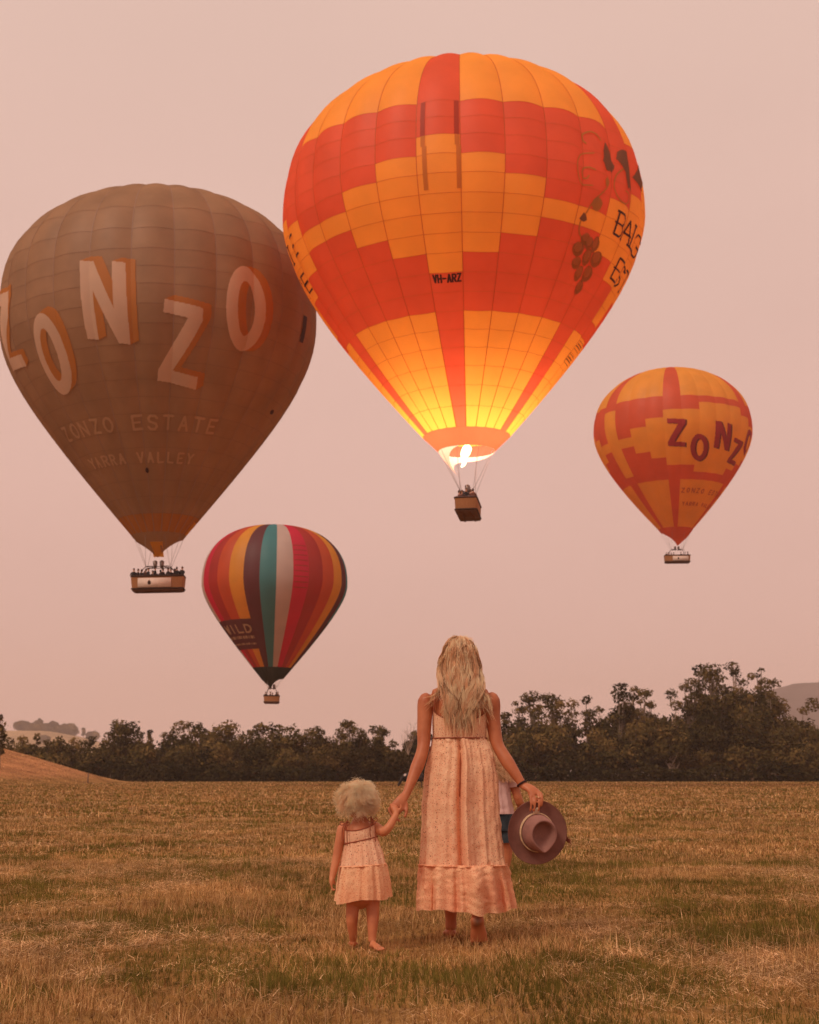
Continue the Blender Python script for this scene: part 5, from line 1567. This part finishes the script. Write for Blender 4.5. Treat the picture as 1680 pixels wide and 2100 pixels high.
# local frame: z = crown axis (towards the camera, a little to the right and down), y = up along the brim
zax = Vector((.20, -.97, -.10)).normalized()
yax = Vector((-.10, 0, 1)); yax = (yax - zax * yax.dot(zax)).normalized()
xax = yax.cross(zax)
hat.rotation_euler = Matrix((xax, yax, zax)).transposed().to_euler()
n = 72; ph = np.linspace(0, 2 * math.pi, n, endpoint=False)
def outline(t, a, bt, bb, point):       # teardrop pinched towards -y
    x = a * np.cos(t); y = np.where(np.sin(t) > 0, bt * np.sin(t), bb * np.sin(t))
    x = x * (1 - point * np.clip(-np.sin(t), 0, 1) ** 2 * .55)
    return x, y
rr = [(.094, .102, .102, .0), (.096, .104, .106, .0), (.125, .13, .132, 0), (.15, .16, .16, 0), (.170, .176, .178, 0), (.174, .180, .182, 0)]
V = []
for k, (a, bt, bb, pt) in enumerate(rr):
    x, y = outline(ph, a, bt, bb, pt)
    zz = (.004, .0, -.002, .002, .010, .014)[k] + .012 * np.cos(2 * ph) * (k / 5) ** 2
    V.append(np.stack([x, y, zz], 1))
for k, (a, bt, bb, pt) in enumerate(rr[::-1]):
    x, y = outline(ph, a, bt, bb, pt); kk = 5 - k
    zz = (.004, .0, -.002, .002, .010, .014)[kk] + .012 * np.cos(2 * ph) * (kk / 5) ** 2 - .005
    V.append(np.stack([x, y, zz], 1))
i, j = np.meshgrid(np.arange(11), np.arange(n), indexing='ij'); j2 = (j + 1) % n
Qh = np.stack([i * n + j, (i + 1) * n + j, (i + 1) * n + j2, i * n + j2], -1).reshape(-1, 4)
link("brim", mesh_data("brim", np.concatenate(V), [Qh[:, ::-1]]), M_FELT, hat)
cr = [(.096, .104, .104, .0, .0), (.094, .103, .104, .05, .025), (.090, .099, .103, .2, .055), (.084, .094, .103, .45, .088), (.077, .087, .102, .75, .108), (.073, .082, .099, .95, .114), (.068, .076, .093, 1.0, .113), (.061, .069, .084, 1.0, .100), (.054, .062, .075, .95, .080), (.043, .050, .060, .8, .066), (.024, .028, .034, .5, .060), (.001, .001, .001, 0, .058)]
V = []
for a, bt, bb, pt, z in cr:
    x, y = outline(ph, a, bt, bb, pt)
    tip = np.clip(-np.sin(ph), 0, 1) ** 3
    V.append(np.stack([x + .012 * z / .11, y - .004 * z / .11, z - .018 * tip * (z > .09)], 1))
i, j = np.meshgrid(np.arange(len(cr) - 1), np.arange(n), indexing='ij'); j2 = (j + 1) % n
Qh = np.stack([i * n + j, i * n + j2, (i + 1) * n + j2, (i + 1) * n + j], -1).reshape(-1, 4)
link("crown", mesh_data("crown", np.concatenate(V), [Qh]), M_FELTL, hat)
for zz, rr_ in ((.010, .0042), (.018, .0036), (.025, .003)):
    mb = MB(); x, y = outline(np.append(ph, ph[0]), .098, .107, .107, .0)
    mb.tube(np.stack([x, y, zz + .002 * np.sin(ph[np.r_[0:n, 0]] * 3 + zz * 300)], 1), rr_, 6, cap=False); mb.build("cord_band", M_ROPE, hat)
for k, (x0, a_) in enumerate(((-.012, .25), (.012, -.2), (.002, .0))):
    mb = MB()
    mb.tube([(x0, .104, .022), (x0 + .012 * a_, .122, .032), (x0 + .026 * a_, .142, .036)], [(.007, .0015), (.009, .0015), (.002, .001)], 8, (1, 0, 0)); mb.build("cream_feather", M_PAPER, hat)
mb = MB(); rg = np.random.default_rng(3)
for k in range(26):
    a = rg.uniform(-.2, .5); l = rg.uniform(.02, .04)
    mb.tube([(.160, -.055, -.008), (.172 + l * .4, -.058 - l * .3 + rg.normal() * .008, -.008 + rg.normal() * .006), (.172 + l, -.06 - l * .5 + rg.normal() * .014, -.008 + rg.normal() * .01)], [.002, .0016, .0006], 4)
mb.build("rust_feather", M_PLUME, hat)

# ---------------------------------------------------------------- the curly haired little girl
CX, CY = -.268, 8.20
girl = tag(empty("person", (CX, CY, 0)), "curly blonde toddler girl in a short peach dress, seen from behind, holding the woman's hand", "person")
def cp(*pts): return [np.array(p, float) - np.array([CX, CY, 0]) for p in pts]
b = MB()
tz = [.25, .31, .38, .46, .54, .60, .645, .67, .69, .715, .75]
ta = [.070, .086, .088, .084, .082, .084, .082, .070, .050, .036, .036]
tb = [.062, .075, .076, .070, .066, .066, .060, .052, .042, .036, .036]
b.tube([(-.012 * (k / 10), 0, z) for k, z in enumerate(tz)], list(zip(ta, tb)), 24, (1, 0, 0))
hpg = head(b, (-.028, .012, .815), .93, .1)
La = cp((-.352, 8.20, .668), (-.378, 8.20, .655), (-.391, 8.19, .594), (-.404, 8.18, .517), (-.422, 8.165, .430), (-.430, 8.155, .395))
b.tube(spline(La, 16), np.interp(np.linspace(0, 1, 16), [0, .15, .4, .6, .9, 1], [.024, .029, .027, .025, .019, .017]), 14)
Ra = cp((-.212, 8.20, .672), (-.188, 8.195, .662), (-.150, 8.17, .640), (-.120, 8.16, .660), (-.090, 8.17, .706), (-.074, 8.18, .738))
b.tube(spline(Ra, 16), np.interp(np.linspace(0, 1, 16), [0, .15, .4, .6, .9, 1], [.024, .029, .028, .025, .019, .017]), 14)
# right hand tucked up into the woman's palm
w2 = cp((-.074, 8.18, .738))[0]
b.tube([w2, w2 + np.array([-.006, .008, .020]), w2 + np.array([-.014, .014, .036])], [(.018, .016), (.022, .016), (.021, .014)], 12, (1, 0, 0))
for k in range(4):
    a_ = w2 + np.array([-.029 + .010 * k, .012, .034 - .002 * k])
    finger(b, [a_, a_ + np.array([-.003, .010, .016]), a_ + np.array([-.006, .020, .016]), a_ + np.array([-.008, .022, .004])], .0058, .0046, 7)
finger(b, [w2 + np.array([.016, .004, .018]), w2 + np.array([.026, .004, .034]), w2 + np.array([.024, .008, .048])], .0068, .005, 7)
# left hand hanging, loosely curled
w3 = cp((-.430, 8.155, .395))[0]
b.tube([w3, w3 + np.array([-.004, -.004, -.022]), w3 + np.array([-.003, -.006, -.040])], [(.018, .016), (.013, .021), (.011, .019)], 12, (1, 0, 0))
for k in range(4):
    a_ = w3 + np.array([-.003, -.019 + .010 * k, -.038])
    finger(b, [a_, a_ + np.array([.001, 0, -.020]), a_ + np.array([.009, 0, -.034]), a_ + np.array([.018, 0, -.030])], .0058, .0046, 7)
finger(b, [w3 + np.array([.002, .016, -.014]), w3 + np.array([.010, .026, -.028]), w3 + np.array([.014, .024, -.044])], .0068, .005, 7)
for lp, hb, tt, bg in ((((-.305, 8.20, .34), (-.314, 8.205, .25), (-.320, 8.195, .165), (-.317, 8.215, .09), (-.314, 8.235, .05)), ((-.314, 8.222, .028), (-.322, 8.325, .018), (-.326, 8.362, .013)), .06, 1),
                       (((-.212, 8.20, .34), (-.205, 8.195, .25), (-.203, 8.17, .165), (-.206, 8.155, .09), (-.206, 8.15, .05)), ((-.208, 8.145, .028), (-.168, 8.085, .020), (-.150, 8.062, .013)), .06, 1)):
    b.tube(spline(cp(*lp), 14), np.interp(np.linspace(0, 1, 14), [0, .3, .5, .8, 1], [.050, .038, .034, .023, .022]), 16)
    foot(b, cp(hb[0])[0], cp(hb[1])[0], cp(hb[2])[0], tt, (0, 0, 1), bg, .62)
fuse("body", b, .0042, 3, M_SKINC, girl)
for q in (-1, 1):
    e_ = MB(); e_.ell(hpg(q * .031, .07, .004), (.0105, .0105, .0105), 10); e_.build("eye", bpy.data.materials["eye_white"], girl)
gd = empty("dress"); gd.parent = girl
def crow(z, xl, xr, bd_, fold, cy=0.0): return (z, (xl + xr) / 2 - CX, cy, (xr - xl) / 2, bd_, fold)
def gtop(T):
    return .672 - .020 * np.clip(-np.sin(T), 0, 1) ** 1.2 + .018 * np.cos(T)
def gbod(T, V_, P):
    top = gtop(T); bot = .592 + .020 * np.cos(T)
    P[..., 2] = top + (bot - top) * V_
    return P
_, PGB = cloth("bodice", [crow(.67, -.366, -.190, .076, 0), crow(.63, -.367, -.185, .078, .001), crow(.59, -.366, -.182, .076, .0015)], [(34, .5), (21, .4)], M_DRESSC, gd, 300, 26, 11, .001, gbod)
def gsk(T, V_, P):
    P[..., 2] += .020 * np.cos(T) * (1 - .6 * V_)
    return P
_, PGS = cloth("skirt", [crow(.592, -.366, -.182, .077, .002), crow(.56, -.369, -.170, .086, .004), crow(.51, -.376, -.152, .100, .006), crow(.455, -.386, -.138, .112, .008)], [(9, .5), (15, .5), (24, .3)], M_DRESSC, gd, 300, 60, 12, .002, gsk)
def ghem(T, V_, P):
    P[..., 2] += .008 * np.cos(T) * (1 - V_) + V_ * (.008 * np.sin(3 * T) + .014 * np.cos(T))
    return P
_, PGH = cloth("hem_ruffle", [crow(.460, -.387, -.137, .113, .005), crow(.43, -.393, -.131, .120, .009), crow(.35, -.404, -.119, .132, .012), crow(.268, -.413, -.112, .140, .015)], [(5, .45), (9, .5), (14, .4), (23, .25)], M_HEMC, gd, 300, 50, 13, .003, ghem)
ring_tube("waist_piping", PGB, -1, .0034, M_PIPING, gd, .003)
ring_tube("neckline_piping", PGB, 0, .0032, M_PIPING, gd, .001)
ring_tube("ruffle_seam", PGS, -1, .0028, M_HEMC, gd, .004)
for q, xs_, zz in ((-1, -.362, .668), (1, -.206, .690)):
    s_ = spline(cp((xs_, 8.135, zz - .012), (xs_ + .006 * -q, 8.16, zz + .022), (xs_ - .012 * q, 8.20, zz + .030), (xs_ - .012 * q, 8.245, zz + .012), (xs_ - .012 * q, 8.272, zz - .02)), 14)
    mb = MB(); mb.tube(s_, .0035, 6); mb.build("strap", M_PIPING, gd)
    kx = np.array(cp((xs_, 8.14, zz + .018))[0])
    for sgn in (-1, 1):     # bow loops and hanging ends
        mb = MB(); mb.tube(spline([kx, kx + np.array([sgn * .018, -.006, .010]), kx + np.array([sgn * .027, -.008, -.004]), kx + np.array([sgn * .014, -.008, -.010]), kx], 14), .0027, 6); mb.build("bow_loop", M_PIPING, gd)
        mb = MB(); mb.tube(spline([kx, kx + np.array([sgn * .012, -.012, -.03]), kx + np.array([sgn * .014, -.016, -.075]), kx + np.array([sgn * .012 + .004, -.020, -.108 - .012 * sgn])], 12), .0027, 6); mb.build("tie_end", M_PIPING, gd)

def curls():
    rg = np.random.default_rng(33)
    hc = np.array([-.030, .004, .826]); hr = np.array([.068, .080, .076])
    N_, m = 5200, 15
    paths, rads, tones = [], [], []
    t = np.linspace(0, 1, m)
    ncl = 120
    ctr = rg.normal(size=(ncl, 3)); ctr /= np.linalg.norm(ctr, axis=1)[:, None]
    ctr = ctr[(ctr[:, 2] > -.62) & ~((ctr[:, 1] > .45) & (ctr[:, 2] < .55))]
    for k in range(N_):
        ci = rg.integers(len(ctr)); c = ctr[ci]
        d = (c if rg.random() < .75 else ctr[rg.integers(len(ctr))] * .5 + c * .5) + rg.normal(size=3) * .10; d /= np.linalg.norm(d)
        cr_ = np.random.default_rng(int(ci))
        ln = .030 + .030 * cr_.random(); ph = cr_.uniform(0, 6.28) + rg.normal() * .75; tw = cr_.uniform(6, 12) * cr_.choice([-1, 1]) + rg.normal() * .8
        rad = cr_.uniform(.006, .012) * rg.uniform(.6, 1.3); ln *= rg.uniform(.75, 1.25)
        u = np.cross(d, [.3, .2, 1]); u /= np.linalg.norm(u); w = np.cross(d, u)
        droop = np.array([0, 0, -.024]) * (t ** 1.5)[:, None]
        # locks lean over and hang, more so at the sides
        tang = np.array([d[0], d[1], 0]) * .010
        P = hc + d * hr + np.outer(t * ln, d) + droop + np.outer(t ** 2, tang)
        P = P + (np.outer(np.cos(tw * t + ph), u) + np.outer(np.sin(tw * t + ph), w)) * (rad * np.minimum(1, t * 2.2))[:, None]
        paths.append(P); rads.append(.00115 * (1 - .6 * t) * rg.uniform(.6, 1.2))
        tones.append(np.clip(.30 + .5 * t + .42 * (cr_.random() - .5) + rg.normal() * .16 + .12 * d[2], 0, 1))
    return np.array(paths), np.array(rads), np.array(tones)
hP, hR, hT = curls()
gh = strands("hair", hP, hR, hT, M_HAIRC, girl)
cap = MB(); cap.ell((-.030, .000, .828), (.080, .090, .088), 22); cm = cap.mesh("under_hair")
cm.attributes.new('tone', 'FLOAT', 'POINT').data.foreach_set('value', np.full(len(cm.vertices), .8, np.float32)); link("under_hair", cm, M_HAIRC, gh)

# ---------------------------------------------------------------- the older child walking ahead, half hidden
M_TEE = plain("pale_pink_tee", (.66, .43, .40), .9, .08, 10, .1, bump=.5, bscale=18)
M_SHORTS = plain("dark_denim", (.035, .045, .055), .85, .25, 16, .2, bump=.3, bscale=80)
KX, KY = .585, 9.80
kid = tag(empty("person", (KX, KY, 0)), "blond child in pale pink tee and dark shorts ahead, half hidden by the woman's skirt", "person")
def kp(*pts): return [np.array(p, float) - np.array([KX, KY, 0]) for p in pts]
b = MB()
tz = [.58, .66, .74, .82, .90, .96, 1.0, 1.03, 1.06, 1.12]
ta = [.10, .115, .105, .10, .112, .118, .105, .07, .042, .042]
tb = [.075, .085, .078, .072, .078, .075, .065, .052, .042, .042]
b.tube([(-.045 * (k / 9), 0, z) for k, z in enumerate(tz)], list(zip(ta, tb)), 22, (1, 0, 0))
head(b, (-.055, .02, 1.20), .95, .0)
b.tube(spline(kp((.655, 9.80, .985), (.69, 9.80, .96), (.715, 9.80, .86), (.742, 9.80, .775), (.772, 9.90, .72), (.775, 9.98, .70)), 16), np.interp(np.linspace(0, 1, 16), [0, .2, .5, .8, 1], [.032, .036, .030, .028, .021]), 12)
hb = kp((.775, 9.98, .70))[0]
b.tube([hb, hb + np.array([0, .03, -.012]), hb + np.array([0, .055, -.02])], [(.019, .017), (.014, .024), (.011, .022)], 10, (1, 0, 0))
for k in range(4): finger(b, [hb + np.array([0, .05, -.034 + .012 * k]), hb + np.array([.002, .075, -.042 + .012 * k]), hb + np.array([-.012, .092, -.044 + .012 * k])], .0065, .005, 7)
finger(b, [hb + np.array([0, .02, .012]), hb + np.array([-.01, .045, .018]), hb + np.array([-.014, .06, .014])], .0075, .0055, 7)
b.tube(spline(kp((.48, 9.80, .985), (.45, 9.80, .95), (.44, 9.80, .84), (.445, 9.82, .74), (.455, 9.86, .64)), 14), np.interp(np.linspace(0, 1, 14), [0, .2, .5, .8, 1], [.032, .036, .030, .028, .021]), 12)
hb = kp((.455, 9.86, .64))[0]
b.tube([hb, hb + np.array([0, .006, -.03]), hb + np.array([0, .008, -.055])], [(.017, .019), (.024, .014), (.022, .011)], 10, (0, 1, 0))
for k in range(4): finger(b, [hb + np.array([.002, -.016 + .012 * k, -.052]), hb + np.array([.002, -.016 + .012 * k, -.08]), hb + np.array([.012, -.016 + .012 * k, -.098])], .0065, .005, 7)
finger(b, [hb + np.array([0, .02, -.015]), hb + np.array([.006, .032, -.035]), hb + np.array([.01, .034, -.055])], .0075, .0055, 7)
for lp, fp_ in ((((.535, 9.80, .60), (.515, 9.86, .40), (.495, 9.93, .30), (.48, 9.93, .16), (.47, 9.95, .06)), ((.47, 9.94, .032), (.47, 10.08, .02), (.47, 10.13, .014))),
                (((.632, 9.80, .60), (.632, 9.80, .42), (.612, 9.78, .32), (.565, 9.70, .24), (.535, 9.64, .17)), ((.53, 9.62, .15), (.532, 9.70, .075), (.534, 9.73, .05)))):
    b.tube(spline(kp(*lp), 14), np.interp(np.linspace(0, 1, 14), [0, .4, .55, .75, 1], [.068, .050, .043, .044, .028]), 14)
    foot(b, kp(fp_[0])[0], kp(fp_[1])[0], kp(fp_[2])[0], .07, (0, 0, 1), 1, .8)
fuse("body", b, .007, 3, M_SKINC, kid)
cloth("tee", [(1.045, -.038, 0, .062, .056, .0), (1.0, -.036, 0, .120, .076, .0), (.94, -.032, 0, .134, .088, .002), (.85, -.026, 0, .120, .086, .004), (.76, -.016, 0, .122, .092, .006), (.695, -.010, 0, .128, .098, .007)], [(5, .5), (9, .5), (14, .3)], M_TEE, kid, 160, 44, 31, .005)
for q, path in ((1, kp((.662, 9.80, 1.0), (.70, 9.80, .95), (.716, 9.80, .875))), (-1, kp((.475, 9.80, 1.0), (.445, 9.80, .945), (.44, 9.80, .865)))):
    mb = MB(); mb.tube(spline(path, 8), [.045, .050, .052, .052, .052, .053, .054, .055], 16, cap=False); mb.build("sleeve", M_TEE, kid)
cloth("shorts", [(.73, -.014, 0, .116, .088, .0), (.66, -.008, 0, .126, .097, .002), (.585, -.004, 0, .130, .100, .003)], [(6, .5), (11, .3)], M_SHORTS, kid, 120, 24, 32, .003)
for q, a_ in ((-1, kp((.535, 9.80, .61), (.530, 9.83, .50))), (1, kp((.632, 9.80, .61), (.638, 9.79, .50)))):
    mb = MB(); mb.tube(a_, [.078, .077], 16, cap=False); mb.build("short_leg", M_SHORTS, kid)
def kid_hair():
    rg = np.random.default_rng(44); hc = np.array([-.055, .012, 1.215]); hr = np.array([.074, .092, .086]); m = 12
    t = np.linspace(0, 1, m); paths, rads, tones = [], [], []
    for k in range(1100):
        while True:
            d = rg.normal(size=3); d /= np.linalg.norm(d)
            if d[2] > -.3 and d[1] < .4: break
        side = np.clip(d[0] / (abs(d[0]) + abs(min(d[1], -.05)) + .01), -1, 1)
        end = np.array([-.045 + .135 * side + rg.normal() * .018, -.085 - .01 * rg.random(), .90 + .12 * rg.random()])
        if rg.random() < .35: end[0] = .03 + rg.random() * .10
        G = spline([hc + d * hr, hc + np.array([side * .085, -.075, -.05]), np.array([-.05 + .095 * side, -.086, 1.06]), end], m)
        cl = int(end[0] * 90); G[:, 0] += .006 * t * np.sin(9 * t + cl * 1.7)
        paths.append(G); rads.append(.0023 * (1 - .6 * t) * rg.uniform(.6, 1.2)); tones.append(np.clip(.45 + .32 * ((cl * 0.618) % 1 - .5) * 2 + rg.normal(size=m) * .03 + rg.normal() * .1, 0, 1))
    return np.array(paths), np.array(rads), np.array(tones)
hP, hR, hT = kid_hair()
kh = strands("hair", hP, hR, hT, M_HAIR, kid)
cap = MB(); cap.ell((-.055, .01, 1.218), (.076, .094, .088), 18); cap.ell((-.055, -.03, 1.12), (.07, .055, .09), 14); cm = cap.mesh("under_hair")
cm.attributes.new('tone', 'FLOAT', 'POINT').data.foreach_set('value', np.full(len(cm.vertices), .3, np.float32)); link("under_hair", cm, M_HAIR, kh)

# ---------------------------------------------------------------- far animal behind the woman's forearm
m, N, L, out = new_mat("pied_hide")
p = N.new('ShaderNodeBsdfPrincipled'); p.inputs['Roughness'].default_value = .8
c, f = noise_color(N, L, (.02, .015, .015), (.62, .50, .45), 1.3, 1, .68, .70); L.new(c, p.inputs['Base Color']); L.new(p.outputs[0], out.inputs['Surface'])
cow = tag(empty("cow", (.34, 117.0, 0)), "small dark and white animal grazing far off behind the woman's forearm", "cow")
b = MB()
b.tube([(-.62, 0, .86), (-.3, 0, .84), (.2, 0, .82), (.62, 0, .88), (.78, 0, .9)], [(.26, .20), (.36, .27), (.36, .27), (.34, .24), (.18, .14)], 14, (0, 0, 1))
b.tube(spline([(-.6, 0, .95), (-.9, 0, .78), (-1.1, 0, .45)], 7), [.2, .18, .16, .14, .13, .12, .11], 10)
b.tube([(-1.05, 0, .48), (-1.18, 0, .28), (-1.24, 0, .10)], [.13, .11, .075], 10)
for q in (-1, 1):
    b.ell((-1.02, q * .15, .5), (.05, .11, .04), 8)
    b.tube(spline([(-.5, q * .14, .7), (-.52, q * .15, .38), (-.5, q * .15, .03)], 7), [.12, .09, .065, .055, .05, .045, .055], 8)
    b.tube(spline([(.58, q * .15, .8), (.52, q * .16, .52), (.66, q * .16, .36), (.62, q * .16, .03)], 8), [.17, .14, .09, .065, .06, .05, .045, .055], 8)
b.tube(spline([(.85, 0, .98), (.98, 0, .7), (.96, 0, .35)], 6), [.035, .025, .02, .02, .03, .02], 6)
fuse("body", b, .035, 2, m, cow)
